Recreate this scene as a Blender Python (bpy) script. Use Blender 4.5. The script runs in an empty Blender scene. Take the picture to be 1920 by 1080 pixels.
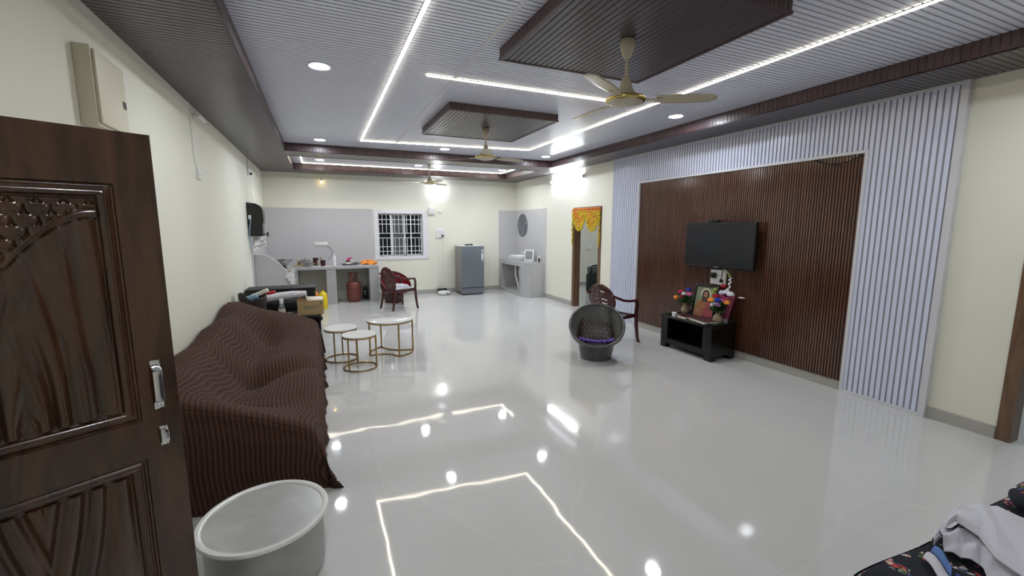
import bpy, bmesh, math, random
from mathutils import Vector, Matrix
from math import sin, cos, pi, radians, hypot
random.seed(7)
S = bpy.context.scene
COL = S.collection

# ------------------------------------------------------------------ camera, world, exposure
FPX = 809.3
YAW, PITCH, ROLL = radians(23.79), radians(8.05), radians(0.06)
cam_d = bpy.data.cameras.new('camera'); cam = bpy.data.objects.new('camera', cam_d); COL.objects.link(cam)
cam_d.sensor_width = 36.0; cam_d.lens = FPX / 1920 * 36.0; cam_d.clip_start = 0.02
cam.location = (0, 0, 1.70)
cam.rotation_mode = 'QUATERNION'
cam.rotation_quaternion = (Matrix.Rotation(-YAW, 4, 'Z') @ Matrix.Rotation(radians(90) - PITCH, 4, 'X') @ Matrix.Rotation(ROLL, 4, 'Z')).to_quaternion()
S.camera = cam
w = bpy.data.worlds.new('night'); S.world = w; w.use_nodes = True
w.node_tree.nodes['Background'].inputs[0].default_value = (0.010, 0.013, 0.02, 1)
w.node_tree.nodes['Background'].inputs[1].default_value = 0.4
S.view_settings.view_transform = 'Standard'
try: S.view_settings.look = 'None'
except Exception: pass
S.view_settings.gamma = 1.0
S.view_settings.use_curve_mapping = False
S.view_settings.exposure = 1.95
E_DOWN, E_LED, E_LED2, E_TUBE, E_BULB, E_YEL = 82.0, 7.0, 6.0, 23.0, 24.0, 3.0

# ------------------------------------------------------------------ room measurements (metres)
XL, XR, YB, YF = -1.10, 4.93, 10.94, -1.3
ZD, ZC, ZI = 2.89, 3.016, 2.937
TL, TR, TB, T2A, T2B, TF = -0.444, 4.351, 7.88, 8.42, 10.30, -0.7
DOOR_H = 2.10

# ------------------------------------------------------------------ materials
def lin(c):
    return tuple(((x/255)/12.92 if x/255 <= 0.04045 else ((x/255+0.055)/1.055)**2.4) for x in c)
def _new(name):
    m = bpy.data.materials.new(name); m.use_nodes = True
    return m, m.node_tree.nodes, m.node_tree.links, m.node_tree.nodes['Principled BSDF']
def mat(name, c, rough=0.5, metal=0.0, spec=0.5, var=0.0, vscale=8.0, bump=0.0, bscale=60.0, c2=None, coat=0.0, alpha=1.0, trans=0.0, sheen=0.0, stretch=(1,1,1)):
    m, N, L, b = _new(name)
    b.inputs['Base Color'].default_value = (*lin(c), 1)
    b.inputs['Roughness'].default_value = rough; b.inputs['Metallic'].default_value = metal
    b.inputs['Specular IOR Level'].default_value = spec
    b.inputs['Coat Weight'].default_value = coat; b.inputs['Coat Roughness'].default_value = 0.05
    b.inputs['Transmission Weight'].default_value = trans
    b.inputs['Sheen Weight'].default_value = sheen
    if alpha < 1: b.inputs['Alpha'].default_value = alpha
    tc = N.new('ShaderNodeTexCoord')
    if var > 0 or c2:
        mp = N.new('ShaderNodeMapping'); mp.inputs['Scale'].default_value = stretch; L.new(tc.outputs['Object'], mp.inputs[0])
        n = N.new('ShaderNodeTexNoise'); n.inputs['Scale'].default_value = vscale; n.inputs['Detail'].default_value = 5
        L.new(mp.outputs[0], n.inputs['Vector'])
        r = N.new('ShaderNodeValToRGB'); r.color_ramp.elements[0].position = 0.3; r.color_ramp.elements[1].position = 0.7
        if c2: a, d = lin(c), lin(c2)
        else: a = tuple(x*(1-var) for x in lin(c)); d = tuple(min(1, x*(1+var)) for x in lin(c))
        r.color_ramp.elements[0].color = (*a, 1); r.color_ramp.elements[1].color = (*d, 1)
        L.new(n.outputs['Fac'], r.inputs[0]); L.new(r.outputs[0], b.inputs['Base Color'])
    if bump > 0:
        n2 = N.new('ShaderNodeTexNoise'); n2.inputs['Scale'].default_value = bscale; n2.inputs['Detail'].default_value = 4
        L.new(tc.outputs['Object'], n2.inputs['Vector'])
        bp = N.new('ShaderNodeBump'); bp.inputs['Strength'].default_value = bump; bp.inputs['Distance'].default_value = 0.01
        L.new(n2.outputs['Fac'], bp.inputs['Height']); L.new(bp.outputs[0], b.inputs['Normal'])
    return m
def emit(name, c, s):
    m, N, L, b = _new(name)
    b.inputs['Base Color'].default_value = (0, 0, 0, 1)
    b.inputs['Emission Color'].default_value = (*c, 1); b.inputs['Emission Strength'].default_value = s
    return m
def floor_mat():
    m, N, L, b = _new('polished_tile')
    tc = N.new('ShaderNodeTexCoord')
    br = N.new('ShaderNodeTexBrick'); br.offset = 0.0
    br.inputs['Scale'].default_value = 1.0; br.inputs['Brick Width'].default_value = 1.2; br.inputs['Row Height'].default_value = 1.2
    br.inputs['Mortar Size'].default_value = 0.0015; br.inputs['Mortar Smooth'].default_value = 0.2
    br.inputs['Color1'].default_value = (*lin((206,206,205)), 1); br.inputs['Color2'].default_value = (*lin((209,209,208)), 1)
    br.inputs['Mortar'].default_value = (*lin((194,194,192)), 1)
    L.new(tc.outputs['Object'], br.inputs['Vector'])
    # thin pale marble veins
    dn = N.new('ShaderNodeTexNoise'); dn.inputs['Scale'].default_value = 1.1; dn.inputs['Detail'].default_value = 6
    L.new(tc.outputs['Object'], dn.inputs['Vector'])
    mx = N.new('ShaderNodeMix'); mx.data_type = 'VECTOR'; mx.inputs['Factor'].default_value = 0.35
    L.new(tc.outputs['Object'], mx.inputs['A']); L.new(dn.outputs['Color'], mx.inputs['B'])
    vo = N.new('ShaderNodeTexVoronoi'); vo.feature = 'DISTANCE_TO_EDGE'; vo.inputs['Scale'].default_value = 0.75
    L.new(mx.outputs['Result'], vo.inputs['Vector'])
    rr = N.new('ShaderNodeValToRGB'); rr.color_ramp.elements[0].position = 0.0; rr.color_ramp.elements[0].color = (0.22,0.22,0.22,1)
    rr.color_ramp.elements[1].position = 0.012; rr.color_ramp.elements[1].color = (0,0,0,1)
    L.new(vo.outputs['Distance'], rr.inputs[0])
    m2 = N.new('ShaderNodeMix'); m2.data_type = 'RGBA'; L.new(rr.outputs[0], m2.inputs['Factor'])
    L.new(br.outputs['Color'], m2.inputs['A']); m2.inputs['B'].default_value = (*lin((224,223,220)), 1)
    L.new(m2.outputs['Result'], b.inputs['Base Color'])
    b.inputs['Roughness'].default_value = 0.045; b.inputs['Specular IOR Level'].default_value = 0.62
    wv = N.new('ShaderNodeTexNoise'); wv.inputs['Scale'].default_value = 3.2; wv.inputs['Detail'].default_value = 1.5
    L.new(tc.outputs['Object'], wv.inputs['Vector'])
    bp = N.new('ShaderNodeBump'); bp.inputs['Strength'].default_value = 0.10; bp.inputs['Distance'].default_value = 0.012
    L.new(wv.outputs['Fac'], bp.inputs['Height']); L.new(bp.outputs[0], b.inputs['Normal'])
    return m
def wood_mat(name, c1, c2, scale=(1,1,1), rough=0.3, coat=0.4, sc=3.0, dist=3.0):
    m, N, L, b = _new(name)
    tc = N.new('ShaderNodeTexCoord'); mp = N.new('ShaderNodeMapping'); mp.inputs['Scale'].default_value = scale
    L.new(tc.outputs['Object'], mp.inputs[0])
    n = N.new('ShaderNodeTexNoise'); n.inputs['Scale'].default_value = sc; n.inputs['Detail'].default_value = 7; n.inputs['Distortion'].default_value = dist
    L.new(mp.outputs[0], n.inputs['Vector'])
    r = N.new('ShaderNodeValToRGB'); r.color_ramp.elements[0].position = 0.32; r.color_ramp.elements[1].position = 0.68
    r.color_ramp.elements[0].color = (*lin(c1), 1); r.color_ramp.elements[1].color = (*lin(c2), 1)
    L.new(n.outputs['Fac'], r.inputs[0]); L.new(r.outputs[0], b.inputs['Base Color'])
    b.inputs['Roughness'].default_value = rough; b.inputs['Coat Weight'].default_value = coat; b.inputs['Coat Roughness'].default_value = 0.12
    return m
def floral_mat():
    m, N, L, b = _new('floral_print')
    tc = N.new('ShaderNodeTexCoord')
    dn = N.new('ShaderNodeTexNoise'); dn.inputs['Scale'].default_value = 18; L.new(tc.outputs['Object'], dn.inputs['Vector'])
    mx = N.new('ShaderNodeMix'); mx.data_type = 'VECTOR'; mx.inputs['Factor'].default_value = 0.06
    L.new(tc.outputs['Object'], mx.inputs['A']); L.new(dn.outputs['Color'], mx.inputs['B'])
    big = N.new('ShaderNodeTexVoronoi'); big.inputs['Scale'].default_value = 12; L.new(mx.outputs['Result'], big.inputs['Vector'])
    r1 = N.new('ShaderNodeValToRGB'); r1.color_ramp.interpolation = 'CONSTANT'
    e = r1.color_ramp.elements; e[0].color = (1,1,1,1); e[1].position = 0.46; e[1].color = (0,0,0,1)
    L.new(big.outputs['Distance'], r1.inputs[0])
    sm = N.new('ShaderNodeTexVoronoi'); sm.inputs['Scale'].default_value = 52; L.new(mx.outputs['Result'], sm.inputs['Vector'])
    sp = N.new('ShaderNodeSeparateColor'); L.new(sm.outputs['Color'], sp.inputs[0])
    pal = N.new('ShaderNodeValToRGB'); pal.color_ramp.interpolation = 'CONSTANT'
    cols = [(190,70,70),(225,170,160),(225,225,225),(70,80,150),(20,26,40),(90,110,60),(220,200,195)]
    e = pal.color_ramp.elements; e[0].color = (*lin(cols[0]),1); e[1].position = 1/7; e[1].color = (*lin(cols[1]),1)
    for i in range(2, 7):
        x = e.new(i/7); x.color = (*lin(cols[i]), 1)
    L.new(sp.outputs[0], pal.inputs[0])
    r2 = N.new('ShaderNodeValToRGB'); r2.color_ramp.interpolation = 'CONSTANT'
    e = r2.color_ramp.elements; e[0].color = (1,1,1,1); e[1].position = 0.50; e[1].color = (0,0,0,1)
    L.new(sm.outputs['Distance'], r2.inputs[0])
    mu = N.new('ShaderNodeMath'); mu.operation = 'MULTIPLY'; L.new(r1.outputs[0], mu.inputs[0]); L.new(r2.outputs[0], mu.inputs[1])
    fin = N.new('ShaderNodeMix'); fin.data_type = 'RGBA'; L.new(mu.outputs[0], fin.inputs['Factor'])
    fin.inputs['A'].default_value = (*lin((24,27,38)), 1); L.new(pal.outputs[0], fin.inputs['B'])
    L.new(fin.outputs['Result'], b.inputs['Base Color']); b.inputs['Roughness'].default_value = 0.85
    return m
def knit_mat():
    m, N, L, b = _new('brown_knit')
    at = N.new('ShaderNodeUVMap')
    sp = N.new('ShaderNodeSeparateXYZ'); L.new(at.outputs[0], sp.inputs[0])
    def saw(out, k):
        a = N.new('ShaderNodeMath'); a.operation = 'MULTIPLY'; a.inputs[1].default_value = k; L.new(out, a.inputs[0])
        s = N.new('ShaderNodeMath'); s.operation = 'SINE'; L.new(a.outputs[0], s.inputs[0]); return s.outputs[0]
    s1 = saw(sp.outputs[0], 2*pi/0.028); s2 = saw(sp.outputs[1], 2*pi/0.011)
    a = N.new('ShaderNodeMath'); a.operation = 'MULTIPLY'; L.new(s1, a.inputs[0]); a.inputs[1].default_value = 0.5
    c = N.new('ShaderNodeMath'); c.operation = 'MULTIPLY'; L.new(s2, c.inputs[0]); c.inputs[1].default_value = 0.22
    d = N.new('ShaderNodeMath'); d.operation = 'ADD'; L.new(a.outputs[0], d.inputs[0]); L.new(c.outputs[0], d.inputs[1])
    r = N.new('ShaderNodeValToRGB'); r.color_ramp.elements[0].position = 0.10; r.color_ramp.elements[1].position = 0.72
    r.color_ramp.elements[0].color = (*lin((56,33,24)), 1); r.color_ramp.elements[1].color = (*lin((102,66,49)), 1)
    L.new(d.outputs[0], r.inputs[0]); L.new(r.outputs[0], b.inputs['Base Color'])
    bp = N.new('ShaderNodeBump'); bp.inputs['Strength'].default_value = 0.6; bp.inputs['Distance'].default_value = 0.006
    L.new(d.outputs[0], bp.inputs['Height']); L.new(bp.outputs[0], b.inputs['Normal'])
    b.inputs['Roughness'].default_value = 0.9; b.inputs['Sheen Weight'].default_value = 0.0
    return m

M = {}
M['wall'] = mat('cream_paint', (232,230,216), 0.62, var=0.012, vscale=1.5, bump=0.03, bscale=180)
M['floor'] = floor_mat()
M['skirt'] = mat('skirting_tile', (172,170,164), 0.15, var=0.03, vscale=5)
M['wtile'] = mat('grey_wall_tile', (196,195,196), 0.3, var=0.04, vscale=1.6)
M['ctile'] = mat('grey_counter_tile', (180,180,180), 0.25, var=0.04, vscale=4)
M['pvc_w'] = mat('pale_ribbed_panel', (232,237,253), 0.25, var=0.015, vscale=3)
M['pvc_tv'] = mat('pale_fluted_panel', (216,221,243), 0.22, var=0.015, vscale=3)
M['pvc_wt'] = mat('white_trim', (212,212,218), 0.25)
M['groove'] = mat('panel_groove', (176,176,188), 0.4)
M['sof'] = wood_mat('brown_ribbed_panel', (74,66,71), (86,77,82), (1,8,8), 0.32, 0.15, 2.0, 1.0)
M['fas'] = wood_mat('red_brown_edge_panel', (64,46,50), (82,60,62), (4,4,1), 0.42, 0.05, 2.0, 1.0)
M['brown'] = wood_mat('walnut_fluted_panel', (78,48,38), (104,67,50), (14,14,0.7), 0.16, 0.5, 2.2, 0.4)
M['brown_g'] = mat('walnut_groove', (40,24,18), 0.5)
M['wood'] = wood_mat('dark_carved_wood', (46,28,18), (76,49,31), (3,3,0.6), 0.24, 0.5, 3.0, 2.0)
M['jamb'] = wood_mat('brown_door_frame', (92,66,46), (120,90,66), (8,8,1), 0.35, 0.2, 2.5, 1.0)
M['chrome'] = mat('chrome', (225,225,225), 0.12, 1.0)
M['steel'] = mat('steel', (190,190,190), 0.22, 1.0, var=0.05, vscale=20)
M['alu'] = mat('aluminium', (170,170,168), 0.36, 0.7, var=0.08, vscale=7, bump=0.05, bscale=30)
M['alu_rim_lit'] = mat('aluminium_rim_lit_tone', (232,232,230), 0.3, 0.3)  # bright lighting on the lid rim is put into this paler colour
M['alu_lid'] = mat('aluminium_lid', (186,186,184), 0.30, 0.35, var=0.10, vscale=9, bump=0.10, bscale=9)
M['gold'] = mat('brushed_gold', (168,138,88), 0.3, 1.0)
M['goldring'] = mat('gold_trim', (200,178,112), 0.15, 1.0)
M['marble'] = mat('white_marble', (236,236,234), 0.12, var=0.03, vscale=6, c2=(222,221,219))
M['blk'] = mat('black_gloss', (12,12,13), 0.18)
M['blkm'] = mat('black_matt', (20,20,22), 0.5)
M['screen'] = mat('tv_screen', (26,28,31), 0.22)
M['white'] = mat('white_plastic', (232,232,232), 0.35)
M['whitem'] = mat('white_enamel', (230,230,232), 0.4)
M['ceramic'] = mat('white_ceramic', (238,238,240), 0.08)
M['cream'] = mat('cream_enamel', (192,182,160), 0.3)
M['creambox'] = mat('cream_metal', (214,208,184), 0.45)
M['maroon'] = mat('maroon_plastic', (72,30,32), 0.22, spec=0.5)
M['maroon2'] = mat('bright_maroon_plastic', (140,36,44), 0.25)
M['tub'] = mat('grey_marbled_plastic', (72,74,76), 0.2, c2=(92,94,93), vscale=2.4, stretch=(3,3,0.9))
M['tubin'] = mat('grey_marbled_plastic_inside', (84,88,90), 0.18, c2=(140,140,132), vscale=2.2, stretch=(3.5,3.5,0.9))
M['knit'] = knit_mat()
M['floral'] = floral_mat()
M['cloth'] = mat('white_cotton', (208,208,218), 0.85, sheen=0.2, var=0.03, vscale=5)
M['clothb'] = mat('blue_cotton', (92,126,186), 0.8)
M['fridge'] = mat('graphite_steel', (118,124,132), 0.32, 0.35)
M['fridges'] = mat('graphite_side', (128,126,122), 0.4, 0.1)
M['gas'] = mat('red_painted_steel', (120,66,58), 0.45, var=0.15, vscale=9, bump=0.1, bscale=40)
M['orange'] = mat('orange_cloth', (238,146,62), 0.8, var=0.2, vscale=12)
M['yellow'] = mat('yellow_plastic', (238,208,34), 0.35)
M['orangep'] = mat('orange_plastic', (236,142,34), 0.35)
M['card'] = mat('cardboard', (178,152,112), 0.8, var=0.05, vscale=12)
M['ink'] = mat('teal_ink', (78,116,110), 0.7)
M['silverwrap'] = mat('silvery_wrap', (232,228,238), 0.25, 0.1, var=0.12, vscale=18, bump=0.3, bscale=30)
M['bag'] = mat('dark_brown_bag', (52,42,42), 0.6)
M['blue'] = mat('blue_plastic', (150,186,214), 0.4)
M['red'] = mat('red_plastic', (196,36,48), 0.4)
M['pink'] = mat('pink_plastic', (214,50,120), 0.4)
M['green'] = mat('leaf_green', (44,98,52), 0.5, var=0.3, vscale=30)
M['purple'] = mat('purple_cloth', (106,74,168), 0.8, var=0.25, vscale=20)
M['glassy'] = mat('clear_plastic', (235,238,240), 0.05, trans=0.85, spec=0.5)
M['pane'] = mat('window_glass', (14,18,32), 0.05, spec=0.5, trans=0.0)
M['mesh'] = mat('grey_insect_mesh', (92,94,96), 0.7)
M['wmarble'] = mat('window_marble', (240,240,242), 0.3, c2=(216,216,222), vscale=26)
M['mirror'] = mat('mirror_glass', (175,180,184), 0.04, 1.0)
M['mframe'] = mat('grey_mirror_rim', (128,134,140), 0.2, 0.6)
M['vase'] = mat('beige_ceramic', (168,148,118), 0.4, var=0.12, vscale=30)
M['book'] = mat('maroon_leather', (66,26,36), 0.45)
M['page'] = mat('paper', (226,220,204), 0.8)
M['e_down'] = emit('lit_diffuser', (0.86,0.92,1.0), E_DOWN)
M['e_led'] = emit('lit_led', (1.0,0.90,0.70), E_LED)
M['e_led2'] = emit('lit_led_far', (1.0,0.90,0.72), E_LED2)
M['e_tube'] = emit('lit_tube', (0.84,0.91,1.0), E_TUBE)
M['e_bulb'] = emit('lit_bulb', (0.86,0.93,1.0), E_BULB)
M['e_yel'] = emit('lit_small_bulb', (1.0,0.70,0.22), E_YEL)

# ------------------------------------------------------------------ mesh helpers
class MB:
    def __init__(s): s.v=[]; s.f=[]; s.m=[]; s.uv=None; s.smooth=[]
    def add(s, vs, fs, mi=0, sm=False, M4=None):
        o=len(s.v)
        s.v += [tuple((M4 @ Vector(p)) if M4 is not None else p) for p in vs]
        for f in fs: s.f.append([i+o for i in f]); s.m.append(mi); s.smooth.append(sm)
        return s
    def box(s, a, b, mi=0, M4=None, bev=0.0):
        x0,x1=sorted((a[0],b[0])); y0,y1=sorted((a[1],b[1])); z0,z1=sorted((a[2],b[2]))
        if bev<=0:
            v=[(x0,y0,z0),(x1,y0,z0),(x1,y1,z0),(x0,y1,z0),(x0,y0,z1),(x1,y0,z1),(x1,y1,z1),(x0,y1,z1)]
            f=[(0,3,2,1),(4,5,6,7),(0,1,5,4),(1,2,6,5),(2,3,7,6),(3,0,4,7)]
            return s.add(v,f,mi,False,M4)
        bm=bmesh.new(); bmesh.ops.create_cube(bm,size=1)
        for q in bm.verts: q.co=Vector(((x0+x1)/2+q.co.x*(x1-x0),(y0+y1)/2+q.co.y*(y1-y0),(z0+z1)/2+q.co.z*(z1-z0)))
        bmesh.ops.bevel(bm,geom=bm.edges[:],offset=min(bev,(x1-x0)*.45,(y1-y0)*.45,(z1-z0)*.45),segments=3,affect='EDGES',profile=0.5)
        bm.verts.index_update()
        s.add([tuple(q.co) for q in bm.verts],[[q.index for q in f.verts] for f in bm.faces],mi,False,M4); bm.free(); return s
    def tube(s, pts, r, n=10, mi=0, closed=False, M4=None, cap=True, flat=None):
        """round tube, or a flat bar when flat=(width, thickness, upvector)"""
        P=[Vector(p) for p in pts]; k=len(P); vs=[]; fs=[]
        up=None
        for i in range(k):
            if closed: t=(P[(i+1)%k]-P[i-1])
            else: t=(P[min(i+1,k-1)]-P[max(i-1,0)])
            t.normalize()
            if flat: a=Vector(flat[2]); a=(a-t*a.dot(t)); a.normalize(); b=t.cross(a)
            else:
                if up is None:
                    up=Vector((0,0,1)) if abs(t.z)<0.9 else Vector((1,0,0))
                a=(up-t*up.dot(t)); a.normalize(); up=a; b=t.cross(a)
            rr=r[i] if isinstance(r,(list,tuple)) else r
            if flat:
                W=flat[0][i] if isinstance(flat[0],(list,tuple)) else flat[0]; T=flat[1]
                prof=[(-W/2,-T/2*.6),(-W/2*.8,-T/2),(W/2*.8,-T/2),(W/2,-T/2*.6),(W/2,T/2*.6),(W/2*.8,T/2),(-W/2*.8,T/2),(-W/2,T/2*.6)]
                for (p,q) in prof: vs.append(tuple(P[i]+b*p+a*q))
            else:
                for j in range(n):
                    an=2*pi*j/n; vs.append(tuple(P[i]+a*cos(an)*rr+b*sin(an)*rr))
        m_=8 if flat else n
        for i in range(k if closed else k-1):
            for j in range(m_):
                i2=(i+1)%k
                fs.append((i*m_+j,i*m_+(j+1)%m_,i2*m_+(j+1)%m_,i2*m_+j))
        if not closed and cap:
            fs.append(tuple(range(m_))[::-1]); fs.append(tuple((k-1)*m_+j for j in range(m_)))
        return s.add(vs,fs,mi,not flat,M4)
    def lathe(s, prof, c=(0,0,0), n=28, mi=0, M4=None, sx=1, sy=1, smooth=True):
        vs=[];fs=[]
        k=len(prof)
        for (r,z) in prof:
            for j in range(n):
                a=2*pi*j/n; vs.append((c[0]+r*sx*cos(a),c[1]+r*sy*sin(a),c[2]+z))
        for i in range(k-1):
            for j in range(n): fs.append((i*n+j,i*n+(j+1)%n,(i+1)*n+(j+1)%n,(i+1)*n+j))
        if prof[0][0]>1e-5: fs.append(tuple(range(n))[::-1])
        if prof[-1][0]>1e-5: fs.append(tuple((k-1)*n+j for j in range(n)))
        return s.add(vs,fs,mi,smooth,M4)
    def blob(s, c, r, mi=0, n=8, M4=None):
        rx,ry,rz = r if isinstance(r,(tuple,list)) else (r,r,r)
        vs=[(c[0],c[1],c[2]-rz)];fs=[];k=max(3,n//2)
        for i in range(1,k):
            t=-pi/2+pi*i/k
            for j in range(n): a=2*pi*j/n; vs.append((c[0]+rx*cos(t)*cos(a),c[1]+ry*cos(t)*sin(a),c[2]+rz*sin(t)))
        vs.append((c[0],c[1],c[2]+rz)); top=len(vs)-1
        for j in range(n): fs.append((0,1+(j+1)%n,1+j))
        for i in range(k-2):
            for j in range(n): fs.append((1+i*n+j,1+i*n+(j+1)%n,1+(i+1)*n+(j+1)%n,1+(i+1)*n+j))
        for j in range(n): fs.append((1+(k-2)*n+j,1+(k-2)*n+(j+1)%n,top))
        return s.add(vs,fs,mi,True,M4)
    def prism(s, poly, o, A, B, Nn, h, mi=0):
        """polygon (a,b) in plane o+aA+bB, extruded h along Nn"""
        o=Vector(o);A=Vector(A);B=Vector(B);Nn=Vector(Nn); k=len(poly)
        vs=[tuple(o+A*a+B*b) for a,b in poly]+[tuple(o+A*a+B*b+Nn*h) for a,b in poly]
        fs=[tuple(range(k))[::-1],tuple(range(k,2*k))]+[(i,(i+1)%k,k+(i+1)%k,k+i) for i in range(k)]
        return s.add(vs,fs,mi)
    def grid(s, fn, nu, nv, mi=0, smooth=True, skip=None):
        o=[fn(i/nu,j/nv) for i in range(nu+1) for j in range(nv+1)]
        fs=[]
        for i in range(nu):
            for j in range(nv):
                if skip and skip((i+.5)/nu,(j+.5)/nv): continue
                a=i*(nv+1)+j; fs.append((a,a+nv+1,a+nv+2,a+1))
        return s.add(o,fs,mi,smooth)
    def rib(s, o, A, La, B, Lb, Nn, pitch, gw, depth, mi=0, mg=None):
        """fluted sheet: flutes run along B, repeat along A; face normal Nn"""
        o=Vector(o);A=Vector(A);B=Vector(B);Nn=Vector(Nn); n=max(1,round(La/pitch)); p=La/n; g=gw
        ts=[(0,0,0)]
        for i in range(n):
            t=i*p
            ts+=[(t+g*.25,-depth,1),(t+g*.75,-depth,1),(t+g,0,1),(t+p,0,0)]
        vs=[];fs=[];ms=[]
        for (t,d,_) in ts:
            q=o+A*t+Nn*d; vs.append(tuple(q)); vs.append(tuple(q+B*Lb))
        base=len(s.v); s.v+=vs
        flip=A.cross(B).dot(Nn)<0
        for i in range(len(ts)-1):
            f=[2*i,2*i+2,2*i+3,2*i+1]
            if flip: f=f[::-1]
            s.f.append([base+x for x in f]); s.m.append(mg if (mg is not None and ts[i+1][2]) else mi); s.smooth.append(False)
        return s

def props(o, label=None, cat=None, group=None, kind=None):
    if label: o['label']=label
    if cat: o['category']=cat
    if group: o['group']=group
    if kind: o['kind']=kind
    return o
def thing(name, loc, label, cat, rz=0.0, group=None, kind=None):
    o=bpy.data.objects.new(name,None); COL.objects.link(o); o.location=loc; o.rotation_euler=(0,0,rz); o.empty_display_size=0.1
    return props(o,label,cat,group,kind)
def B(name, mb, mats, parent=None, local=False, label=None, cat=None, group=None, kind=None, solid=0.0, bev=0.0, sub=0, recalc=True):
    mats=mats if isinstance(mats,(list,tuple)) else [mats]
    vs=mb.v
    off=Vector((0,0,0)); loc=Vector((0,0,0))
    if parent is None:
        if not local:
            xs=[p[0] for p in vs];ys=[p[1] for p in vs];zs=[p[2] for p in vs]
            loc=Vector(((min(xs)+max(xs))/2,(min(ys)+max(ys))/2,min(zs))); off=loc
    elif not local:
        q=parent; off=Vector((0,0,0))
        while q is not None: off+=Vector(q.location); q=q.parent
    me=bpy.data.meshes.new(name)
    me.from_pydata([tuple(Vector(p)-off) for p in vs],[],mb.f)
    for m_ in mats: me.materials.append(M[m_] if isinstance(m_,str) else m_)
    me.polygons.foreach_set('material_index',mb.m); me.polygons.foreach_set('use_smooth',mb.smooth)
    if mb.uv:
        uvl=me.uv_layers.new(name='UVMap')
        for l in me.loops: uvl.data[l.index].uv=mb.uv[l.vertex_index]
    if recalc:
        bm=bmesh.new(); bm.from_mesh(me); bmesh.ops.recalc_face_normals(bm,faces=bm.faces[:]); bm.to_mesh(me); bm.free()
    me.set_sharp_from_angle(angle=radians(42))
    me.update()
    o=bpy.data.objects.new(name,me); COL.objects.link(o); o.location=loc
    if parent is not None: o.parent=parent
    if solid: md=o.modifiers.new('t','SOLIDIFY'); md.thickness=solid; md.offset=0
    if sub: md=o.modifiers.new('s','SUBSURF'); md.levels=sub; md.render_levels=sub
    if bev: md=o.modifiers.new('b','BEVEL'); md.width=bev; md.segments=2; md.limit_method='ANGLE'; md.angle_limit=radians(50)
    return props(o,label,cat,group,kind)
def copy_tree(o, parent=None):
    c=o.copy(); COL.objects.link(c); c.parent=parent
    for ch in list(o.children): copy_tree(ch,c)
    return c
ST='structure'
def st(name, mb, mats, label, cat, **k): return B(name, mb, mats, None, label=label, cat=cat, kind=ST, **k)

# ------------------------------------------------------------------ room shell
st('floor', MB().box((XL-0.15,YF-0.15,-0.12),(9.0,YB+0.15,0)), 'floor', 'glossy pale grey polished tile floor reflecting the ceiling lights', 'floor')
st('wall_left', MB().box((XL-0.13,YF,0),(XL,YB,3.1)), 'wall', 'cream painted wall behind the brown covered sofa', 'wall')
wb=MB()
WX0,WX1,WZ0,WZ1=1.29,2.365,0.985,2.02
wb.box((XL-0.13,YB,0),(WX0,YB+0.16,3.1)).box((WX1,YB,0),(XR+0.13,YB+0.16,3.1)).box((WX0,YB,0),(WX1,YB+0.16,WZ0)).box((WX0,YB,WZ1),(WX1,YB+0.16,3.1))
st('wall_back', wb, 'wall', 'cream painted end wall with the barred window', 'wall')
D1A,D1B=6.94,7.96
D2A,D2B=0.42,1.44
wr=MB()
for a,b in ((YF,D2A),(D2B,D1A),(D1B,YB)): wr.box((XR,a,0),(XR+0.13,b,3.1))
for a,b in ((D2A,D2B),(D1A,D1B)): wr.box((XR,a,DOOR_H),(XR+0.13,b,3.1))
st('wall_right', wr, 'wall', 'cream painted side wall with two doorways beside the panelled TV wall', 'wall')
st('wall_front', MB().box((XL-0.13,YF-0.13,0),(XR+0.13,YF,3.1)), 'wall', 'cream painted wall on the entrance side', 'wall')
# rooms seen through the doorways
st('wall_side', MB().box((XR+0.13,10.72,0),(9,10.85,3.0)).box((8.6,YF,0),(8.73,10.72,3.0)).box((XR+0.13,4.0,0),(8.6,4.1,3.0)), 'wall', 'pale walls of the rooms beyond the two doorways', 'wall')
st('baseboard_side', MB().box((XR+0.13,10.70,0),(8.6,10.72,0.10)), 'skirt', 'grey tile skirting seen through the garlanded doorway', 'skirting')

# ceiling: pale ribbed sheets, flutes along X
cl=MB()
for (y0,y1) in ((TF,TB),(T2A,T2B)):
    cl.rib((TL,y0,ZC),(0,1,0),y1-y0,(1,0,0),TR-TL,(0,0,-1),0.046,0.014,0.004,0,1)
cl.box((XL-0.13,YF-0.13,ZC+0.03),(9,YB+0.16,ZC+0.1),0)
st('ceiling', cl, ['pvc_w','groove'], 'pale grey ribbed ceiling panels set in two trays', 'ceiling', recalc=False)
# dropped borders
def border(name, x0,x1,y0,y1, along, label):
    mb=MB()
    if along=='x': mb.rib((x0,y0,ZD),(0,1,0),y1-y0,(1,0,0),x1-x0,(0,0,-1),0.046,0.010,0.005,0,0)
    else: mb.rib((x0,y0,ZD),(1,0,0),x1-x0,(0,1,0),y1-y0,(0,0,-1),0.046,0.010,0.005,0,0)
    mb.box((x0,y0,ZD+0.012),(x1,y1,ZC+0.028),0)
    return st(name,mb,['sof'],label,'ceiling border',recalc=False)
border('trim_1',XL,TL-0.012,YF,YB,'x','dark brown ribbed dropped ceiling border over the sofa side')
border('trim_2',TR+0.012,XR,YF,YB,'x','dark brown ribbed dropped ceiling border above the TV wall')
border('trim_3',TL-0.012,TR+0.012,TB+0.012,T2A-0.012,'y','dark ribbed cross beam between the two ceiling trays')
border('trim_4',TL-0.012,TR+0.012,T2B+0.012,YB,'y','dark ribbed dropped ceiling border along the window wall')
border('trim_5',TL-0.012,TR+0.012,YF,TF-0.012,'y','dark ribbed dropped ceiling border at the entrance end')
fa=MB()
fp=(0.05,0.010,0.004)
zf,hf=ZD+0.0,ZC-ZD+0.01
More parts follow.
